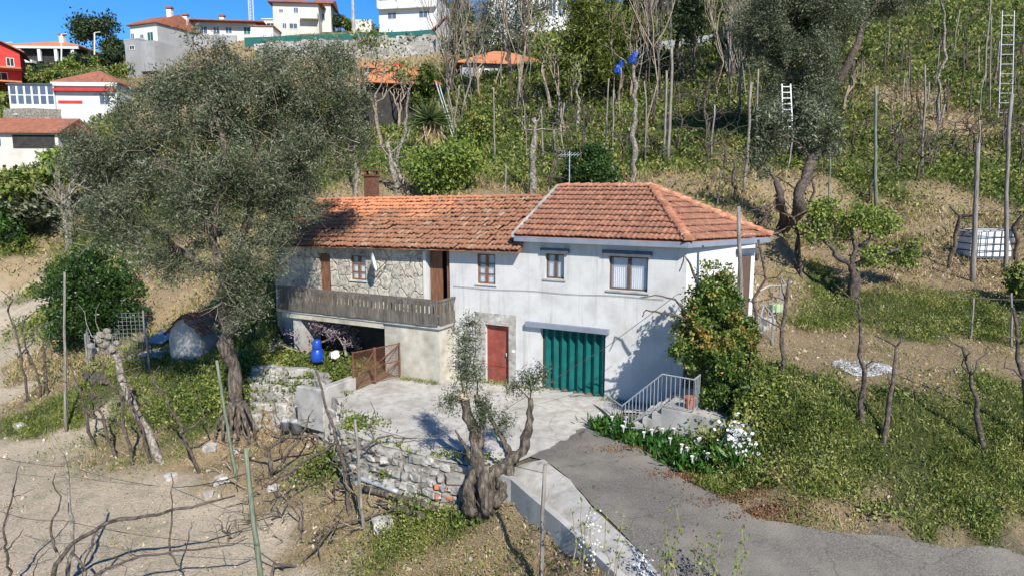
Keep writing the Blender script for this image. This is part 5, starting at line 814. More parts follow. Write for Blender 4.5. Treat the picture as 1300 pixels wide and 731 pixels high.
for i in range(46):
    px, py = random.uniform(600, 1300), random.uniform(70, 225)
    if not (800 < px < 860 and py > 190): pk.append((px, py))
for px, py in pk: vine('grape_vine', 'leafless dark grape vine with tangled canes on the green slope', px+random.uniform(-6, 6), py, random.uniform(1.6, 2.8), 6, .06, group='leafless vines on the slope', cane=2.2, mat=K['bark_dark'])
for px, py, hh_, lb_ in ((1105, 262, 2.2, 'twisted vine arching against the green-grey post'), (1030, 265, 3.2, 'tall twisted dark vine stem above the leaning olive'), (1205, 340, 2.4, 'bare vine on the brown terrace left of the water tank'), (1290, 335, 3.0, 'bare vine right of the water tank'), (960, 330, 2.0, 'dark forked vine beside the side door'), (1010, 340, 1.8, 'low dark vine between the side door and the fruit tree'), (935, 255, 2, 'spindly vine on the brown slope behind the roof hip'), (700, 245, 1.6, 'crooked vine behind the white verge')): vine('grape_vine', lb_, px, py, hh_, 5, .07, cane=1.5)
# wires between posts
def wire(label, pts, r=.012, sag=.15):
    q = MB()
    for a, b_ in zip(pts[:-1], pts[1:]): q.tube([a+(b_-a)*w-np.array([0, 0, sag*4*w*(1-w)]) for w in np.linspace(0, 1, 10)], r, 4, cap=False)
    tag(q.build('trellis_wire', K['bark_dark']), label, 'wire')
yw = gp(1232, 432)[1]; wire('pale trellis wire strung across the far brown terrace', [at(1205, 377, yw), at(1236, 378, yw), at(1310, 380, yw)], .02, .03); wire('lower trellis wire above the far brown terrace', [at(1190, 423, yw), at(1240, 428, yw), at(1310, 432, yw)], .015, .03)
y1 = gp(84, 548)[1]; wire('long slack trellis wire over the ploughed field', [at(-20, 575, y1-5), at(88, 592, y1-5), at(215, 618, y1-5), at(314, 600, gp(332, 745)[1])], .012, .1); wire('second slack wire low over the field', [at(-20, 640, 16), at(80, 660, 16), at(330, 690, 15.5)], .01, .15); wire('thin wire crossing the yard from stake to stake', [at(451, 536, gp(462, 672)[1]), at(691, 600, gp(686, 742)[1])], .008, .05)
wire('slanting stay wire in front of the white wall', [at(640, 520, 21), at(770, 440, 20), at(862, 372, 19)], .008, .0)
# ------------------------------------------------------------------ foreground vines over the field
def cane(name, label, pts, r0, r1, extra=(), mat='bark_dark', cat='vine', group=None):
    P = [np.asarray(pts[0], float)]; q = MB()
    for a, b_ in zip(pts[:-1], pts[1:]): P += crook(a, b_, 6, .025)[1:]
    r0 *= .75; r1 *= .75; q.tube(P, np.linspace(r0, r1, len(P))*np.array([1+random.uniform(-.15, .15) for _ in P]), 7, jit=.1)
    for _ in range(9): a = P[random.randrange(len(P)//5, len(P))]; q.tube(crook(a, a+nrm(np.array([random.gauss(0, 1), random.gauss(0, .6), random.gauss(.5, .8)]))*random.uniform(.15, .6), 5, .1), np.linspace(.01, .004, 5), 4)
    for e in extra:
        E = [np.asarray(e[0], float)]
        for a, b_ in zip(e[:-1], e[1:]): E += crook(a, b_, 5, .04)[1:]
        q.tube(E, np.linspace(r1*1.5, r1*.5, len(E)), 5, jit=.1)
    return tag(q.build(name, K[mat], smooth=True), label, cat, group)
v1 = gp(72, 760); y = v1[1]-.3
cane('grape_vine', 'old vine whose long dark arms reach low across the ploughed field', [v1-[0, 0, .2], at(72, 715, y), at(90, 690, y), at(130, 665, y), at(180, 655, y), at(230, 645, y), at(300, 628, y+.5)], .085, .03, [[at(90, 700, y), at(110, 725, y), at(100, 745, y)], [at(120, 672, y), at(112, 700, y), at(105, 735, y)], [at(72, 700, y), at(65, 670, y), at(75, 640, y), at(72, 600, y)]])
cane('grape_vine', 'second vine arm stretching from the bottom edge to the mossy post', [at(100, 750, 14.6), at(135, 722, 14.6), at(180, 705, 14.8), at(230, 698, 15), at(315, 680, 15)], .05, .025, [[at(215, 702, 15), at(235, 725, 15)], [at(216, 700, 15), at(218, 650, 15.3), at(216, 600, 15.5)]])
cane('grape_vine', 'grey upright vine stump beside the long-armed vine', [gp(85, 745), at(92, 690, y+.5), at(88, 640, y+.6), at(81, 580, y+.6)], .07, .04, (), 'bark_pale')
cane('grape_vine', 'thin dark vine at the bottom corner of the field', [gp(12, 745), at(8, 700, y+.3), at(4, 670, y+.3), at(16, 630, y+.3), at(24, 590, y+.5)], .05, .015, [[at(6, 700, y+.3), at(25, 680, y), at(30, 670, y)], [at(40, 740, y), at(48, 710, y), at(65, 695, y)]])
y = gp(345, 735)[1]
cane('grape_vine', 'vine with arms sweeping right from the bottom edge over the dry slope', [gp(345, 745), at(348, 715, y), at(380, 720, y+.3), at(405, 690, y+.3), at(425, 665, y+.8), at(470, 655, y+1), at(520, 640, y+1.2), at(580, 610, y+1.3), at(600, 585, y+1.4)], .05, .018, [[at(360, 720, y), at(330, 700, y), at(310, 690, y)], [at(405, 690, y+.3), at(410, 731, y)], [at(420, 735, y), at(480, 705, y+.3), at(545, 675, y+.6)]])
y = gp(430, 640)[1]; cane('grape_vine', 'knotty dark vine trunk standing in front of the tumbled wall', [gp(445, 655), at(440, 620, y), at(438, 590, y), at(425, 555, y), at(410, 500, y+.8), at(400, 470, y+1.2)], .09, .04, [[at(440, 620, y), at(425, 610, y), at(425, 640, y)], [at(430, 575, y), at(460, 570, y), at(480, 555, y), at(530, 555, y+.5)], [at(428, 560, y), at(395, 580, y), at(345, 615, y), at(330, 610, y)]])
y = gp(330, 610)[1]; cane('grape_vine', 'dark vine arching below the olive roots across the rubble', [gp(345, 605), at(340, 570, y), at(365, 555, y), at(400, 552, y), at(425, 565, y)], .08, .05, [[at(340, 570, y), at(315, 560, y), at(290, 545, y+1)], [at(345, 600, y), at(380, 560, y), at(398, 520, y+.6)]], 'bark')
for px, py, t_, lb_ in ((150, 580, (115, 490), 'dark stem leaning left on the ivy bank'), (170, 590, (150, 500), 'slim dark stem in the middle of the ivy bank'), (192, 588, (165, 505), 'curved dark stem near the white pollard'), (255, 600, (208, 500), 'heavy dark stem leaning beside the white pollard'), (120, 570, (100, 490), 'short dark stem at the field edge of the bank'), (50, 505, (28, 420), 'bare forked vine beside the sandy path'), (35, 510, (10, 395), 'vine trained along the path edge'), (60, 500, (55, 430), 'thin bare vine in front of the citrus')):
    p = gp(px, py); e = at(*t_, p[1]); cane('grape_vine', lb_, [p-[0, 0, .2], (p+e)/2+[random.gauss(0, .15), 0, 0], e], .085, .04, [[(p+e)/2, (p+e)/2+[random.uniform(-.8, .8), 0, .6], (p+e)/2+[random.uniform(-1.2, 1.2), 0, 1.5]], [e, e+[random.uniform(-.5, .5), 0, .5], e+[random.uniform(-.9, .9), .2, .9]]])
# brushwood around the tumbled wall and the dry slope
for i in range(34):
    px, py = random.uniform(285, 480), random.uniform(545, 690); p = gp(px, py); q = MB()
    for _ in range(random.randint(2, 4)):
        a = p+[random.gauss(0, .15), random.gauss(0, .15), -.05]; d = nrm(np.array([random.gauss(0, 1), random.gauss(0, .6), random.uniform(.2, 1.1)]))*random.uniform(.5, 1.7); P = crook(a, a+d, 7, .09); r_ = random.uniform(.012, .032); q.tube(P, np.linspace(r_, r_*.3, 7), 5, jit=.1)
        if random.random() < .8: q.tube(crook(P[3], P[3]+nrm(np.array([random.gauss(0, 1), random.gauss(0, .6), random.uniform(0, 1)]))*.6, 5, .1), np.linspace(r_*.5, r_*.2, 5), 4)
    tag(q.build('dead_vine', K[random.choice(('bark_dark', 'bark', 'brown_twig'))], smooth=True), 'dead tangled vine canes on the dry slope below the tumbled wall', 'vine', 'dead vine tangles below the wall')
for px, py, lb_ in ((1115, 652, 'low plant with pink flowers at the foot of the green bank'), (985, 612, 'pink-flowered sprig beside the reddish litter'), (1130, 502, 'pink flowers at the crest of the bank under the ash patch')):
    p = gp(px, py); t = thing('pink_flowers', lb_, 'flowers')
    for nm, n_, L_, mm, hh_ in (('leaves', 260, .11, 'bank_weed', .12), ('blossom', 26, .06, 'pink', .25)): P = p+rng.normal(size=(n_, 3))*[.22, .18, .06]+[0, 0, hh_]; v, f = leafquads(P, L_, .6, .4); me = npmesh(nm, v, f); me.materials.append(K[mm]); put(bpy.data.objects.new(nm, me), t)
# young shoots and white blossom by the kerb
for i, (px, py, h, lb_) in enumerate(((840, 760, 1.5, 'young shoot with yellow-green buds nearest the apron edge'), (855, 770, 1.9, 'tall budding shoot beside the drive at the bottom edge'), (880, 755, 1.3, 'branched budding shoot low beside the drive'), (905, 765, 1.4, 'budding shoot with two stems beside the drive'), (925, 770, 1.5, 'outermost budding shoot at the bottom of the drive'), (775, 770, 1.9, 'slender budding twig in front of the kerb wall'), (740, 770, 2.4, 'tall fine budding twig over the pale apron'))):
    b0 = gz(px, py, -.4); t = thing('budding_shoot', lb_, 'sapling'); q = MB(); tip = []
    for _ in range(3): e = b0+np.array([random.uniform(-.3, .3), random.uniform(-.2, .2), h*random.uniform(.7, 1)]); P = crook(b0, e, 7, .02); q.tube(P, np.linspace(.012, .005, 7), 4); tip += P[3:]
    q.build('stem', K['brown_twig'], t); T = np.array(tip); P = np.repeat(T, 5, 0)+rng.normal(size=(len(T)*5, 3))*.035; v, f = leafquads(P, .085, .5, .5); me = npmesh('leaves', v, f); me.materials.append(K['light_leaf']); put(bpy.data.objects.new('leaves', me), t)
for px, y0_, y1_, lb_ in ((752, 735, 655, 'slim shrub with white blossom along its stem at the kerb'), (820, 760, 708, 'second white-blossomed shrub at the very bottom of the apron')):
    b0 = gz(px, y0_, -.6); e = at(px, y1_, b0[1]); t = thing('blossoming_shrub', lb_, 'bush'); q = MB(); P = crook(b0, e, 8, .02); q.tube(P, np.linspace(.02, .006, 8), 4); q.build('stem', K['brown_twig'], t); T = np.array(P); PP = np.repeat(T, 28, 0)+rng.normal(size=(len(T)*28, 3))*[.09, .09, .1]; v, f = leafquads(PP, .05, .9); me = npmesh('blossom', v, f); me.materials.append(K['petal']); put(bpy.data.objects.new('blossom', me), t)
# ------------------------------------------------------------------ water tank, ash, tarpaulin
t = thing('water_tank', 'white cube water tank in a dark wire cage on the upper brown terrace', 'tank'); p = gp(1248, 330); w_ = 52/F*p[1]; q = MB(); q.cbox(p+[0, 0, .12], w_*.95, 1.05, w_*.66, R(-4)); q.build('body', K['white_cloth'], t, bevel=.06); q = MB()
for i in range(7): x = w_*(-.5+i/6); q.tube([p+[x, -.57, .1], p+[x, -.57, w_*.7]], .022, 4)
for i in range(5): z = .12+w_*.66*i/4; q.tube([p+[-w_/2, -.58, z], p+[w_/2, -.58, z]], .022, 4); q.tube([p+[-w_/2, -.58, z], p+[-w_/2, .55, z]], .022, 4); q.tube([p+[w_/2, -.58, z], p+[w_/2, .55, z]], .022, 4)
q.build('cage', K['lintel'], t); q = MB(); q.cbox(p, w_, 1.1, .12, R(-4)); q.build('pallet', K['wood_grey'], t)
ac = gp(1095, 467); ang = np.linspace(0, 2*math.pi, 26, endpoint=False)
o_ = draped('ash_patch', [(ac[0]+math.cos(a)*(.8+.12*math.sin(3*a+1)+random.uniform(-.06, .06)), ac[1]+math.sin(a)*(.62+.1*math.sin(2*a)+random.uniform(-.05, .05))) for a in ang], K['ash'], .03, .12, kind='stuff')
def ashz(x, y): return float(tz(x, y))
tag(o_, 'patch of white wood ash from a bonfire on the brown terrace', 'ash')
n_ = 700; a = rng.uniform(0, 6.28, n_); r_ = np.sqrt(rng.uniform(0, 1, n_)); P = np.stack([ac[0]+np.cos(a)*r_*.9, ac[1]+np.sin(a)*r_*.62, np.zeros(n_)], 1); P[:, 2] = tz(P[:, 0], P[:, 1])+.05; v, f = leafquads(P, .045, .7, .1); me = npmesh('ash_flakes', v, f); me.materials.append(K['ash']); tag(put(bpy.data.objects.new('ash_flakes', me)), 'crumbled flakes of pale ash scattered over the bonfire patch', 'ash', kind='stuff')
p = H(14.7, 5.2, 5.9); q = MB(); q.rock(p+[0, 0, .25], .75, .5, .35); tag(q.build('tarpaulin', K['blue']), 'bright blue tarpaulin heap behind the old tiled roof', 'tarpaulin'); q = MB(); q.rock(p-U*1.2+[0, 0, .3], .75, .45, .34); tag(q.build('white_sheet', K['white_cloth']), 'pale sheet bundled beside the blue tarpaulin', 'sheet')
# ------------------------------------------------------------------ houses on the hill
def far_house(name, label, x0, x1, py, Y, h, dep, rot=0, roof='hip', rise=1.5, wm='white', rm='tile_far', wins=(), oh=.5, cat='house', sink=2.5, ridge=.5, side=()):
    t = thing(name, label, cat); c = at((x0+x1)/2, py, Y); w = (x1-x0)/F*(Y*math.cos(PITCH)+3); a = R(rot); u = np.array([math.cos(a), math.sin(a), 0]); d = np.array([-math.sin(a), math.cos(a), 0]); o = c-u*w/2
    P = lambda s, e, z: o+u*s+d*e+np.array([0, 0, z])
    q = MB(); q.box(P(0, 0, -sink), u*w, d*dep, np.array([0, 0, h+sink])); q.build('wall', K[wm], t)
    q = MB(); A, B, C_, D_ = P(-oh, -oh, h+.01), P(w+oh, -oh, h+.01), P(w+oh, dep+oh, h+.01), P(-oh, dep+oh, h+.01); th = np.array([0, 0, .16])
    if roof == 'hip': m0, m1 = P(min(w, dep)*ridge, dep/2, h+rise), P(w-min(w, dep)*ridge, dep/2, h+rise)
    elif roof == 'gable': m0, m1 = P(-oh, dep/2, h+rise), P(w+oh, dep/2, h+rise)
    if roof in ('hip', 'gable'): q.add([A, B, C_, D_, A+th, B+th, C_+th, D_+th, m0+th, m1+th], [(3, 2, 1, 0), (0, 1, 5, 4), (1, 2, 6, 5), (2, 3, 7, 6), (3, 0, 4, 7), (4, 5, 9, 8), (5, 6, 9), (6, 7, 8, 9), (7, 4, 8)])
    elif roof == 'front': m0, m1 = P(w/2, -oh, h+rise), P(w/2, dep+oh, h+rise); q.add([A, B, C_, D_, m0, m1, A+th, B+th, C_+th, D_+th, m0+th, m1+th], [(0, 4, 10, 6), (4, 1, 7, 10), (6, 10, 11, 9), (10, 7, 8, 11), (0, 3, 5, 4), (4, 5, 2, 1), (1, 2, 8, 7), (3, 0, 6, 9)]); g = MB(); g.add([P(0, .02, h), P(w, .02, h), P(w/2, .02, h+rise)], [(0, 1, 2)]); g.build('gable', K[wm], t)
    elif roof == 'shed': q.hexa([A, B, C_+th*rise, D_+th*rise], [A+th, B+th, C_+th*(rise+1), D_+th*(rise+1)])
    else: q.box(A, B-A, D_-A, th)
    rf = q.build('roof', K[rm], t)
    for f0, z0, f1, z1, mm, *dep_ in wins:
        e0 = dep_[0] if dep_ else 0; fr = MB(); s0, s1 = f0*w, f1*w; k = .07
        for a_, b_, c_, e_ in ((s0-k, s1+k, z0-k, z0), (s0-k, s1+k, z1, z1+k), (s0-k, s0, z0, z1), (s1, s1+k, z0, z1), ((s0+s1)/2-.03, (s0+s1)/2+.03, z0, z1)): fr.box(P(a_, e0-.05, c_), u*(b_-a_), d*.06, np.array([0, 0, e_-c_]))
        wn = fr.build('window', K['white'], t); pn_ = MB(); pn_.box(P(s0, e0-.03, z0), u*(s1-s0), d*.02, np.array([0, 0, z1-z0])); pn_.build('pane', K[mm], wn)
    return t, P, w, rf
def part(t, name, mat, *boxes):
    q = MB()
    for b_ in boxes: q.box(*b_)
    return q.build(name, K[mat], t)
def chim(P, rf, s, e, z, h, mat='white', w=.7):
    q = MB(); a = P(s, e, z); q.cbox(a, w, w, h); o_ = q.build('chimney', K[mat], rf); q = MB(); q.cbox(a+[0, 0, h+.15], w*1.35, w*1.35, .25); q.cbox(a+[0, 0, h], w*.6, w*.6, .15); q.build('chimney_cap', K['tile_far'], o_)
Z = lambda z: np.array([0, 0, z])
G_ = 'glass'
# tall white block
t, P, w, rf = far_house('apartment_block', 'tall white block with three glazed loggia bays at the top of the hill', 482, 554, 42, 112, 5.6, 9, -10, 'hip', 1.0, 'white', 'grey_wall', [(.16, 2.2, .3, 3.1, G_), (.7, 2.2, .84, 3.1, G_), (.2, 4.0, .3, 5.3, G_, .55), (.5, 4.1, .58, 5.2, G_, .55), (.78, 3.9, .92, 5.4, 'teal', .55)], .35)
part(t, 'balcony_slab', 'white', (P(0, -.8, 3.55), np.array(P(w, 0, 0)-P(0, 0, 0)), P(0, .8, 0)-P(0, 0, 0), Z(.25)), (P(0, -.8, 5.75), P(w, 0, 0)-P(0, 0, 0), P(0, .8, 0)-P(0, 0, 0), Z(.2)))
for s in (0, .345, .68, .97): part(t, 'column', 'white', (P(s*w, -.8, 3.55), P(.25, 0, 0)-P(0, 0, 0), P(0, .3, 0)-P(0, 0, 0), Z(2.3)))
part(t, 'parapet', 'white', (P(0, -.78, 3.8), P(w, 0, 0)-P(0, 0, 0), P(0, .1, 0)-P(0, 0, 0), Z(.75)))
t, P, w, rf = far_house('two_storey_house', 'cream two-storey house with an overhanging red tile roof and small balcony', 350, 403, 40, 118, 4.4, 8, 6, 'hip', 1.4, 'cream', 'tile_far', [(.14, 2.9, .22, 3.4, G_), (.46, 2.9, .55, 3.7, G_), (.35, .4, .52, 1.2, G_), (.2, .4, .28, 1.2, G_)], .7)
part(t, 'balcony', 'cream', (P(w*.62, -1.2, 1.8), P(w*.38, 0, 0)-P(0, 0, 0), P(0, 1.2, 0)-P(0, 0, 0), Z(.9)))
t, P, w, rf = far_house('house_wing', 'smaller cream house with red roof tucked behind the two-storey one', 402, 420, 38, 122, 4.2, 6, 6, 'gable', 1.2, 'cream', 'tile_far', [(.3, 1.5, .6, 2.6, G_)])
far_house('transformer_hut', 'small white cube hut at the foot of the concrete mast', 452, 471, 39, 117, 1.5, 2.5, 0, 'flat', 0, 'cream', 'white', (), .05, 'hut')
t, P, w, rf = far_house('bungalow', 'long low bungalow with a red roof and deep porch on a grey wall', 252, 322, 48, 116, 2.3, 8, 8, 'hip', 1.1, 'cream', 'tile_far', [(.08, .5, .2, 1.6, G_), (.3, .5, .4, 1.6, G_), (.5, .7, .6, 1.6, G_), (.8, .6, .9, 1.7, 'teal')], 1.5); chim(P, rf, w*.35, 4, 3.1, .9)
far_house('white_annex', 'plain white annex with a small red roof at the end of the bungalow', 320, 346, 50, 113, 1.9, 5, 4, 'hip', .6, 'white', 'tile_far', (), .2)
far_house('white_garage', 'small white shed behind the white annex', 335, 350, 42, 125, 2.2, 3, 0, 'flat', 0, 'white', 'white', [(.3, .3, .9, 1.6, 'dark')], .2, 'shed')
t, P, w, rf = far_house('hillside_house', 'tall pale house with a stepped tile roof and grey flank on the hillside', 162, 205, 62, 106, 3.4, 8, -22, 'gable', 1.9, 'white', 'tile_far', [(.03, .8, .14, 2.3, 'blue_sky'  if 0 else G_), (.38, 1.5, .5, 2.0, G_), (.66, 1.0, .86, 2.2, 'teal')], .4); chim(P, rf, w*.92, 3, 4.6, 1.4); chim(P, rf, w*1.0, 5.5, 4.2, 1.3)
part(t, 'flank_wall', 'grey_wall', (P(w+.03, .1, -2), P(.06, 0, 0)-P(0, 0, 0), P(0, 7.8, 0)-P(0, 0, 0), Z(5.4)))
t, P, w, rf = far_house('basement_block', 'bare grey concrete basement with a barred window below the tall pale house', 158, 180, 78, 101, 2.9, 6, -18, 'flat', 0, 'grey_wall', 'grey_wall', [(.35, 1.6, .65, 2.1, 'dark')], .02, 'building')
part(t, 'side_block', 'grey_wall', (P(w+.04, .02, -1.5), P(2.6, 0, 0)-P(0, 0, 0), P(0, 6, 0)-P(0, 0, 0), Z(4.1)))
t, P, w, rf = far_house('long_villa', 'long white villa with a brown tile roof and columned veranda', 30, 94, 76, 113, 1.9, 9, 4, 'hip', 1.7, 'dark', 'tile_new', (), 1.2); chim(P, rf, w*.62, 2.5, 2.6, 1.5); part(t, 'eave_band', 'white', (P(-1, -1.15, 1.5), P(w+2, 0, 0)-P(0, 0, 0), P(0, .3, 0)-P(0, 0, 0), Z(.5)))  # veranda shade is put into the near-black wall colour
for s in (.05, .4, .7, 1.0): part(t, 'column', 'white', (P(w*s-.25, -1, -.4), P(.45, 0, 0)-P(0, 0, 0), P(0, .4, 0)-P(0, 0, 0), Z(2.1)))
part(t, 'terrace', 'white', (P(-1, -1.3, -.7), P(w*.4, 0, 0)-P(0, 0, 0), P(0, 1.2, 0)-P(0, 0, 0), Z(.4)))
t, P, w, rf = far_house('red_house', 'bright red house with a red tile roof cut by the picture edge', -26, 22, 108, 96, 4.4, 7, 30, 'front', 1.6, 'red_wall', 'tile_far', [(.3, 2.6, .42, 3.4, G_), (.72, 2.6, .86, 3.6, 'dark'), (.45, .3, .7, 1.6, 'dark')], .6)
part(t, 'porch_roof', 'tile_new', (P(-1, -2.2, 2.0), P(w+1.2, 0, 0)-P(0, 0, 0), P(0, 2.2, 0)-P(0, 0, .0), Z(.2)), (P(0, -3.0, .1), P(w+.2, 0, 0)-P(0, 0, 0), P(0, 3, 0)-P(0, 0, 0), Z(.2)))
t, P, w, rf = far_house('sunroom_house', 'white house with a red hipped roof and a flat-roofed row of glazed windows', 76, 146, 138, 84, 2.9, 7, 4, 'hip', 1.9, 'white', 'tile_far', [(.72, .5, .88, 1.7, G_)], .35); part(t, 'red_band', 'red_wall', (P(.2, -.05, .55), P(w*.4, 0, 0)-P(0, 0, 0), P(0, .04, 0)-P(0, 0, 0), Z(.35))); part(t, 'eave_band', 'white', (P(-.3, -.42, 2.55), P(w+.6, 0, 0)-P(0, 0, 0), P(0, .1, 0)-P(0, 0, 0), Z(.42))); part(t, 'awning', 'red_wall', (P(0, -.6, 1.95), P(w, 0, 0)-P(0, 0, 0), P(0, .6, 0)-P(0, 0, 0), Z(.3)))
q = MB(); a = P(w*.45, .6, 3.35); q.hexa([a, a+[1.2, 0, 0], a+[1.2, 1, .55], a+[0, 1, .55]], [a+[0, 0, .1], a+[1.2, 0, .1], a+[1.2, 1, .65], a+[0, 1, .65]]); q.build('skylight', K['glass'], rf)
sw = 54/F*83; part(t, 'sunroom', 'white', (P(-sw, -.3, -2), P(sw-.03, 0, 0)-P(0, 0, 0), P(0, 4, 0)-P(0, 0, 0), Z(4.6))); part(t, 'sunroom_roof', 'lintel', (P(-sw-.15, -.5, 2.62), P(sw+.1, 0, 0)-P(0, 0, 0), P(0, 4.4, 0)-P(0, 0, 0), Z(.16)))
for i in range(6):
    for j in range(2): part(t, 'sunroom_pane', 'glass', (P(-sw+.2+i*sw/6.1, -.34, .45+j*1.1), P(sw/6.1-.24, 0, 0)-P(0, 0, 0), P(0, .03, 0)-P(0, 0, 0), Z(.95)))
t, P, w, rf = far_house('outbuilding', 'low grey outbuilding with a long weathered red tile roof and open dark bay', -25, 72, 207, 72, 3.0, 7, 4, 'gable', 1.7, 'cream', 'tile_far', [(.27, 1.7, .32, 2.5, G_)], .5); part(t, 'open_bay', 'dark', (P(w*.46, -.06, 1.5), P(w*.5, 0, 0)-P(0, 0, 0), P(0, .05, 0)-P(0, 0, 0), Z(1.35)))
q = MB(); 
stonewall('garden_wall', 'long grey garden wall between the sunroom house and the low outbuilding', [at(5, 138, 80), at(40, 137, 80), at(78, 139, 80)], [at(5, 160, 80), at(40, 160, 80), at(78, 160, 80)], 1, 4, .3)
t, P, w, rf = far_house('tiled_house', 'house with a long bright orange roof and open rafters beside the yucca', 472, 545, 160, 62, 3.5, 7, 16, 'hip', 2.1, 'dark', 'tile_new', (), .9, ridge=.3); chim(P, rf, w*.92, 4, 4.6, .7, 'tile_new', .8)  # wall coloured near-black to paint in the shade under the roof
far_house('tiled_shed', 'small orange-roofed shed with a red chimney behind the orange-roofed house', 466, 505, 118, 74, 2.4, 5, 12, 'gable', .9, 'cream', 'tile_new', ())
part(None, 'red_chimney', 'red_wall', (at(499, 108, 74), np.array([.9, 0, 0]), np.array([0, .9, 0]), Z(2.2))); tag(bpy.data.objects['red_chimney'], 'bright red chimney stack standing on the orange-roofed shed', 'chimney')
t, P, w, rf = far_house('stone_barn', 'grey gabled barn with a brown roof at the end of the green windbreak', 553, 585, 56, 98, 1.8, 9, -16, 'front', 1.8, 'grey_wall', 'tile_far', (), .4, 'barn')
t, P, w, rf = far_house('ridge_house', 'house with a broken orange roof half hidden by bare trees', 590, 695, 112, 76, 2.4, 8, 10, 'hip', 2.0, 'grey_wall', 'tile_new', [(.2, .8, .3, 1.8, 'dark'), (.5, .8, .6, 1.8, 'dark')], .5); part(t, 'red_panel', 'red_wall', (P(w*.42, -.1, -.8), P(w*.3, 0, 0)-P(0, 0, 0), P(0, .05, 0)-P(0, 0, 0), Z(1.2)))
t, P, w, rf = far_house('white_villa', 'big white villa with a corner bay window glimpsed through bare trees', 622, 716, 82, 92, 8.6, 9, -8, 'hip', 1.5, 'white', 'tile_far', [(.1, 5.2, .22, 6.8, G_), (.34, 5.2, .46, 6.8, G_), (.78, 6.0, .86, 7.9, G_), (.9, 6.0, .98, 7.9, G_), (.3, 1.8, .42, 3.2, G_), (.6, 1.8, .7, 3.2, G_)], .4)
t, P, w, rf = far_house('hilltop_house', 'white house almost hidden by dark evergreens on the ridge', 800, 850, 40, 100, 4.5, 7, 0, 'hip', 1.4, 'white', 'tile_far', [(.2, 1.5, .35, 2.8, G_), (.6, 1.5, .75, 2.8, G_)]); far_house('far_white_house', 'white house cut by the top edge above the right slope', 1205, 1250, 6, 92, 4.5, 7, 0, 'hip', 1.4, 'white', 'tile_far', [(.3, .6, .5, 1.6, G_)])
# windbreak, upper stone walls, mast
wb_ = [at(195, 62, 103), at(300, 53, 103), at(420, 49, 103), at(520, 45, 103), at(556, 43, 103)]; wt_top = [at(310, 48, 103), at(420, 44, 103), at(520, 40, 103), at(556, 37, 103)]
t = thing('windbreak_fence', 'long dark green netting windbreak along the top of the stone terraces', 'fence'); q = MB()
for a, b_ in zip(wt_top[:-1], wt_top[1:]): q.hexa([a-Z(1.3), b_-Z(1.3), b_-Z(1.3)+[0, .06, 0], a-Z(1.3)+[0, .06, 0]], [a, b_, b_+[0, .06, 0], a+[0, .06, 0]])
q.build('netting', K['green_net'], t)
for i in range(12): a = wt_top[0]+(wt_top[-1]-wt_top[0])*i/11; q = MB(); q.tube([a-Z(1.6)+[0, .1, 0], a+Z(.1)+[0, .1, 0]], .05, 5); q.build('post', K['metal'], t)
stonewall('terrace_stone_wall', 'broad rough stone terrace wall below the green windbreak', [a-np.array([0, .3, .9]) for a in [at(330, 48, 102), at(400, 46, 102), at(480, 42, 102), at(556, 38, 102)]], [at(330, 84, 98.5), at(400, 82, 98.5), at(480, 80, 98.5), at(556, 72, 99)], 7, 44, .6, K['granite_far'] if 'granite_far' in K else K['granite'])
stonewall('terrace_stone_wall', 'lower rough stone terrace wall behind the orange-roofed shed', [at(430, 88, 95), at(480, 86, 95), at(545, 84, 95)], [at(430, 104, 93), at(480, 104, 93), at(545, 100, 93)], 4, 26, .6)
q = MB(); a, b_ = at(246, 46, 110), at(300, 47, 110); q.box(a-Z(3.2), b_-a, np.array([0, .3, 0]), Z(3.4)); tag(q.build('concrete_wall', K['grey_wall']), 'tall grey concrete wall holding up the bungalow garden', 'wall')
q = MB(); a, b_ = gp(790, 75)-[0, 0, .3], gp(905, 60)-[0, 0, .3]; q.hexa([a, b_, b_+[0, .4, 0], a+[0, .4, 0]], [a+Z(1.5), b_+Z(1.5), b_+[0, .4, 1.5], a+[0, .4, 1.5]]); tag(q.build('old_wall', K['grey_wall']), 'old grey wall crossing the slope beneath the ridge thicket', 'wall')
q = MB(); a, b_ = at(1228, 55, 66), at(1290, 52, 66); q.hexa([a-Z(.7), b_-Z(.7), b_+[0, .4, -.7], a+[0, .4, -.7]], [a+Z(.5), b_+Z(.5), b_+[0, .4, .5], a+[0, .4, .5]]); tag(q.build('old_wall', K['grey_wall']), 'short grey wall behind the long ladder on the upper slope', 'wall')
q = MB(); a = at(449, 42, 110); q.tube([a-Z(1), a+Z(8)], [.28, .18], 6); tag(q.build('concrete_mast', K['concrete']), 'grey concrete power mast beside the white transformer hut', 'mast')
t = thing('lattice_mast', 'thin white lattice radio mast rising behind the bungalow', 'mast'); a = at(320, 46, 118); r_ = .42
for i in range(3): c_ = np.array([math.cos(i*2.1), math.sin(i*2.1), 0])*r_; q = MB(); q.tube([a+c_, a+c_+Z(9)], .05, 4); q.build('leg', K['white_metal'], t)
q = MB()
for j in range(18):
    for i in range(3): c0, c1 = [np.array([math.cos(k*2.1), math.sin(k*2.1), 0])*r_ for k in (i, i+1)]; q.tube([a+c0+Z(j*.5), a+c1+Z(j*.5+.5)], .025, 3, cap=False)
q.build('bracing', K['white_metal'], t)
for px, y0_, y1_, lb_ in ((120, 70, 42, 'street lamp pole in front of the skyline pine'), (78, 78, 44, 'thin mast before the long villa'), (8, 66, 55, 'roof aerial above the red house')): q = MB(); a, b_ = at(px, y0_, 110), at(px, y1_, 110); q.tube([a, b_], .1, 5); q.tube([b_, b_+[.9, 0, .1]], .07, 4); tag(q.build('street_lamp' if px == 120 else 'mast', K['white_metal']), lb_, 'pole')
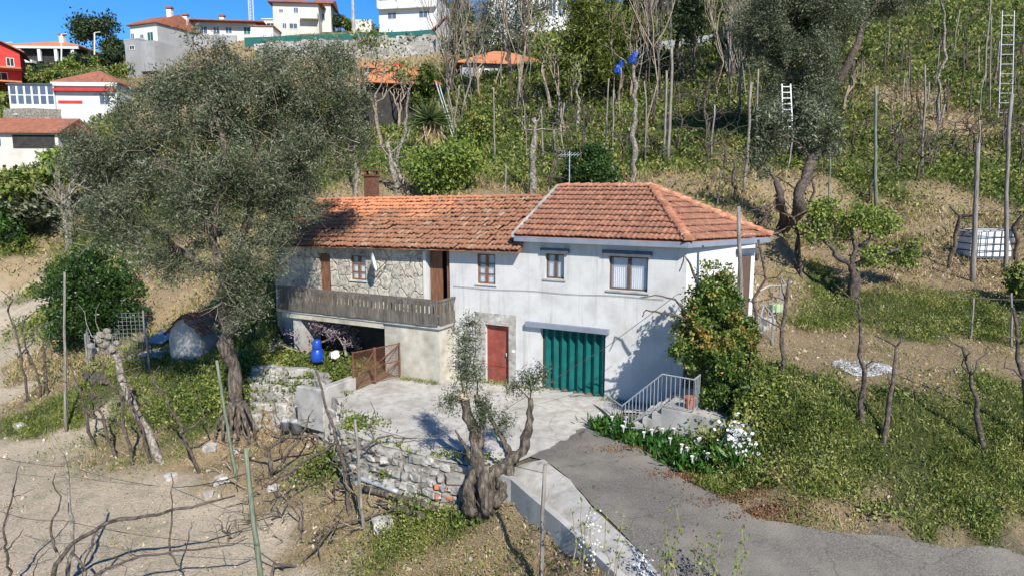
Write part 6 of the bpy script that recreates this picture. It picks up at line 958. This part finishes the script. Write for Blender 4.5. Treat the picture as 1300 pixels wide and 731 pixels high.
# ------------------------------------------------------------------ ground cover
def scatter(n, y0, y1, wantw, spread=.72, clo=.55):
    Y = np.exp(rng.uniform(math.log(y0), math.log(y1), n)); X = rng.uniform(-spread, spread, n)*(Y*1.02+1.5); w = weights(X, Y); a = np.zeros(n)
    for t_, k in wantw.items(): a += w[t_]*k
    cl = clo+.9*fsin(X, Y, .7, 8)+.6*fsin(X, Y, 2.1, 2); ok = (rng.uniform(size=n) < a*np.clip(cl, .15, 1)) & ~inpoly(X, Y, FLATP) & ~inpoly(X, Y, HOUSEP) & ~inpoly(X, Y, DRV); X, Y = X[ok], Y[ok]; return np.stack([X, Y, tz(X, Y)], 1)
DRV = [tuple(gp(*p)[:2]) for p in [(640, 590), (672, 580), (700, 571), (760, 556), (800, 570), (860, 606), (905, 630), (960, 662), (1050, 678), (1110, 684), (1200, 702), (1320, 714), (1500, 737), (1600, 900), (860, 860), (775, 731), (720, 668), (655, 610)]]
def cover(name, label, P, L, wd, mat, hgt, up, cat='plants'):
    P = P.copy(); P[:, 2] += rng.uniform(0, 1, len(P))**1.5*hgt*(np.clip(P[:, 1]/25, .8, 2)); sc = np.clip(P[:, 1]/28, .8, 2.6); n_ = len(P); d = rdir(n_); d[:, 2] = np.abs(d[:, 2])*.6+up; d = nrm(d); s_ = nrm(np.cross(d, rdir(n_))); LL = (L*sc*rng.uniform(.5, 1.3, n_))[:, None]; w_ = s_*LL*wd*.5
    v = np.stack([P-w_*.4, P+d*LL*.5+w_, P+d*LL, P+d*LL*.5-w_], 1).reshape(-1, 3); me = npmesh(name, v, np.arange(4*n_).reshape(n_, 4)); me.materials.append(mat); tag(put(bpy.data.objects.new(name, me)), label, cat, kind='stuff')
cover('hillside_herbs', 'green herbs and weeds covering the vine terraces on the hill', scatter(900000, 30, 110, dict(H=.7, G=.6, S=.05), clo=.65), .17, .45, K['hill_green'], .35, .3)
cover('hillside_grass', 'bright green grass on the vine terraces of the hill', scatter(700000, 28, 105, dict(H=.8, G=.7, S=.08), clo=.5), .24, .09, K['hill_green'], .1, .9)
cover('hillside_straw', 'dry straw-coloured grass among the hill vines', scatter(600000, 22, 110, dict(H=.5, S=.55)), .22, .14, K['straw'], .12, .5)
cover('bank_greenery', 'dense leafy ground cover and ivy on the banks', scatter(900000, 12.5, 34, dict(G=.8, S=.03), clo=.45), .085, .6, K['ivy'], .2, .3)
cover('bank_herbs', 'taller green herbs on the banks', scatter(700000, 12.5, 34, dict(G=.85), clo=.45), .24, .075, K['grass'], .1, .8)
cover('dry_grass', 'dry trampled grass on the bare terraces and slope', scatter(500000, 11, 36, dict(S=.6, G=.45), clo=.5), .12, .11, K['straw'], .05, .35)
cover('sprouting_grass', 'scattered green tufts on the dry slope', scatter(200000, 11, 46, dict(S=.4), clo=.4), .12, .2, K['grass'], .06, .8)
n_ = 4200; lp_ = [gp(*p) for p in ((800, 570), (870, 606), (930, 634), (985, 648), (930, 615))]; P = np.array([lp_[i] for i in rng.integers(0, 5, n_)])+rng.normal(size=(n_, 3))*[.6, .16, 0]; P[:, 2] = tz(P[:, 0], P[:, 1])+.045; v, f = leafquads(P, .06, .5, 0); me = npmesh('leaf_litter', v, f); me.materials.append(K['litter']); tag(put(bpy.data.objects.new('leaf_litter', me)), 'reddish dead leaves gathered along the lily bed', 'leaves', kind='stuff')
n_ = 2500; P = np.stack([rng.uniform(-16, -4.5, n_), rng.uniform(13, 27, n_), np.zeros(n_)], 1); P = P[weights(P[:, 0], P[:, 1])['F'] > .5]; P[:, 2] = tz(P[:, 0], P[:, 1])+.02; v, f = leafquads(P, .06, .8, .1); me = npmesh('field_stubble', v, f); me.materials.append(K['litter_dark'] if 'litter_dark' in K else K['straw']); tag(put(bpy.data.objects.new('field_stubble', me)), 'specks of straw and clods on the ploughed field', 'straw', kind='stuff')
# taller weeds on the banks, clods and pebbles
DRV2 = [tuple(gp(*p)[:2]) for p in [(640, 590), (700, 565), (760, 550), (800, 563), (860, 598), (905, 622), (960, 650), (1050, 666), (1110, 672), (1200, 690), (1320, 702), (1500, 725), (1600, 900), (860, 860), (775, 731), (720, 668), (655, 610)]]
S_ = scatter(5000, 12.5, 34, dict(G=.5), clo=.3); S_ = S_[rng.permutation(len(S_))[:420]]; P = np.repeat(S_, 150, 0); hh_ = np.repeat(rng.uniform(.2, .65, len(S_)), 150); P = P+rng.normal(size=P.shape)*np.stack([.2+.15*hh_, .2+.15*hh_, 0*hh_], 1); P[:, 2] += rng.uniform(0, 1, len(P))*hh_; P = P[~inpoly(P[:, 0], P[:, 1], DRV2)]; v, f = leafquads(P, .085, .35, .7); me = npmesh('tall_weeds', v, f); me.materials.append(K['bank_weed']); tag(put(bpy.data.objects.new('tall_weeds', me)), 'clumps of taller weeds and brambles on the banks', 'plants', kind='stuff')
S_ = scatter(26000, 11, 36, dict(S=.7, F=.22, G=.08), clo=.7); n_ = len(S_); sz = (.018+.075*rng.uniform(0, 1, n_)**5)[:, None, None]*np.clip(S_[:, 1]/18, .8, 1.6)[:, None, None]; base_ = np.array([(1, 0, 0), (-1, 0, 0), (0, 1, 0), (0, -1, 0), (0, 0, 1), (0, 0, -1)], float); V_ = base_[None]*rng.uniform(.5, 1.2, (n_, 6, 1))+rng.normal(size=(n_, 6, 3))*.25; V_ = V_*sz+S_[:, None]; F8 = np.array([(0, 2, 4), (2, 1, 4), (1, 3, 4), (3, 0, 4), (2, 0, 5), (1, 2, 5), (3, 1, 5), (0, 3, 5)]); me = npmesh('clods', V_.reshape(-1, 3), (np.arange(n_)[:, None, None]*6+F8[None]).reshape(-1, 3)); me.materials.append(K['clod']); tag(put(bpy.data.objects.new('clods', me)), 'clods of earth and pebbles over the field and dry slopes', 'clods', kind='stuff')
ed_ = [S2(a, -.12) for a in np.linspace(5.2, 8.5, 12)]+[S2(a, -.12) for a in np.linspace(.4, 2.5, 7)]+[S2(a, BV-.1) for a in np.linspace(8.8, 10.3, 7)]+[(p[0]+random.gauss(0, .1), p[1]+random.gauss(0, .1)) for p in (YARD[0], YARD[1], YARD[2], YARD[4], YARD[5], YARD[7], YARD[3])]; P = np.array([(*e_, .0) for e_ in ed_]); P = np.repeat(P, 40, 0)+rng.normal(size=(len(ed_)*40, 3))*[.13, .08, 0]; P[:, 2] = .03; v, f = leafquads(P, .13, .2, 1.0); me = npmesh('yard_weeds', v, f); me.materials.append(K['grass']); tag(put(bpy.data.objects.new('yard_weeds', me)), 'weeds sprouting along the wall foot and yard edge', 'weeds', kind='stuff')
# ivy over the olive roots and terrace edge, hanging weeds
for cx_, cy_, z, nn_, rr, lb_ in ((345, 455, .15, 5000, (1.5, .5, .25), 'ivy hanging over the lip of the tumbled wall'), (265, 500, -.8, 5000, (1.2, .8, .5), 'ivy mantle below the stone hut'), (425, 590, -1.2, 2200, (.6, .4, .4), 'bright weeds at the foot of the tumbled wall'), (600, 648, -1.1, 500, (.4, .25, .15), 'leafy weed at the foot of the brick patch'), (935, 560, .5, 5500, (.6, .5, .8), 'ivy climbing the bank below the evergreen'), (560, 640, -1.15, 700, (.7, .3, .15), 'nettles beside the logs'), (296, 505, -1.0, 2600, (.7, .4, .5), 'ivy and weeds round the roots of the big olive'), (410, 470, .15, 1500, (.8, .3, .2), 'brownish ivy trailing along the block wall'), (495, 585, -.4, 300, (.18, .15, .15), 'fern growing from the yard wall')):
    p = gz(cx_, cy_, z); P = p+rng.normal(size=(nn_, 3))*rr; g_ = tz(P[:, 0], P[:, 1]); P[:, 2] = np.maximum(P[:, 2]*.35+g_*.65, g_)+rng.uniform(0, .25, nn_); v, f = leafquads(P, .12, .6, .3); me = npmesh('ivy', v, f); me.materials.append(K['ivy']); tag(put(bpy.data.objects.new('ivy', me)), lb_, 'ivy', kind='stuff')
# ------------------------------------------------------------------ light
el = R(39); az = np.array([.357, -.934]); sv = Vector((az[0]*math.cos(el), az[1]*math.cos(el), math.sin(el)))
sl = bpy.data.lights.new('sun', 'SUN'); sl.energy = 4.8; sl.angle = R(.5); sl.color = (1, .95, .87); so = bpy.data.objects.new('sun', sl); COL.objects.link(so); so.rotation_euler = sv.to_track_quat('Z', 'Y').to_euler()
wd = bpy.data.worlds.new('World'); SC.world = wd; wd.use_nodes = True; nt = wd.node_tree; bg = nt.nodes['Background']; sk = nt.nodes.new('ShaderNodeTexSky'); sk.sky_type = 'NISHITA'; sk.sun_disc = False
sk.sun_elevation = el; sk.sun_rotation = math.atan2(az[0], az[1]); sk.altitude = 900; sk.air_density = .8; sk.dust_density = 0.0; sk.ozone_density = 6
hs = nt.nodes.new('ShaderNodeHueSaturation'); hs.inputs['Saturation'].default_value = 1.22; hs.inputs['Value'].default_value = .92; nt.links.new(sk.outputs[0], hs.inputs['Color']); nt.links.new(hs.outputs[0], bg.inputs[0]); bg.inputs[1].default_value = .125
vs_ = SC.view_settings; vs_.view_transform = 'Standard'; vs_.look = 'None'; vs_.gamma = 1; vs_.use_curve_mapping = False; vs_.exposure = 0.66
SC.cycles.use_denoising = True; SC.cycles.max_bounces = 6; SC.cycles.transparent_max_bounces = 12
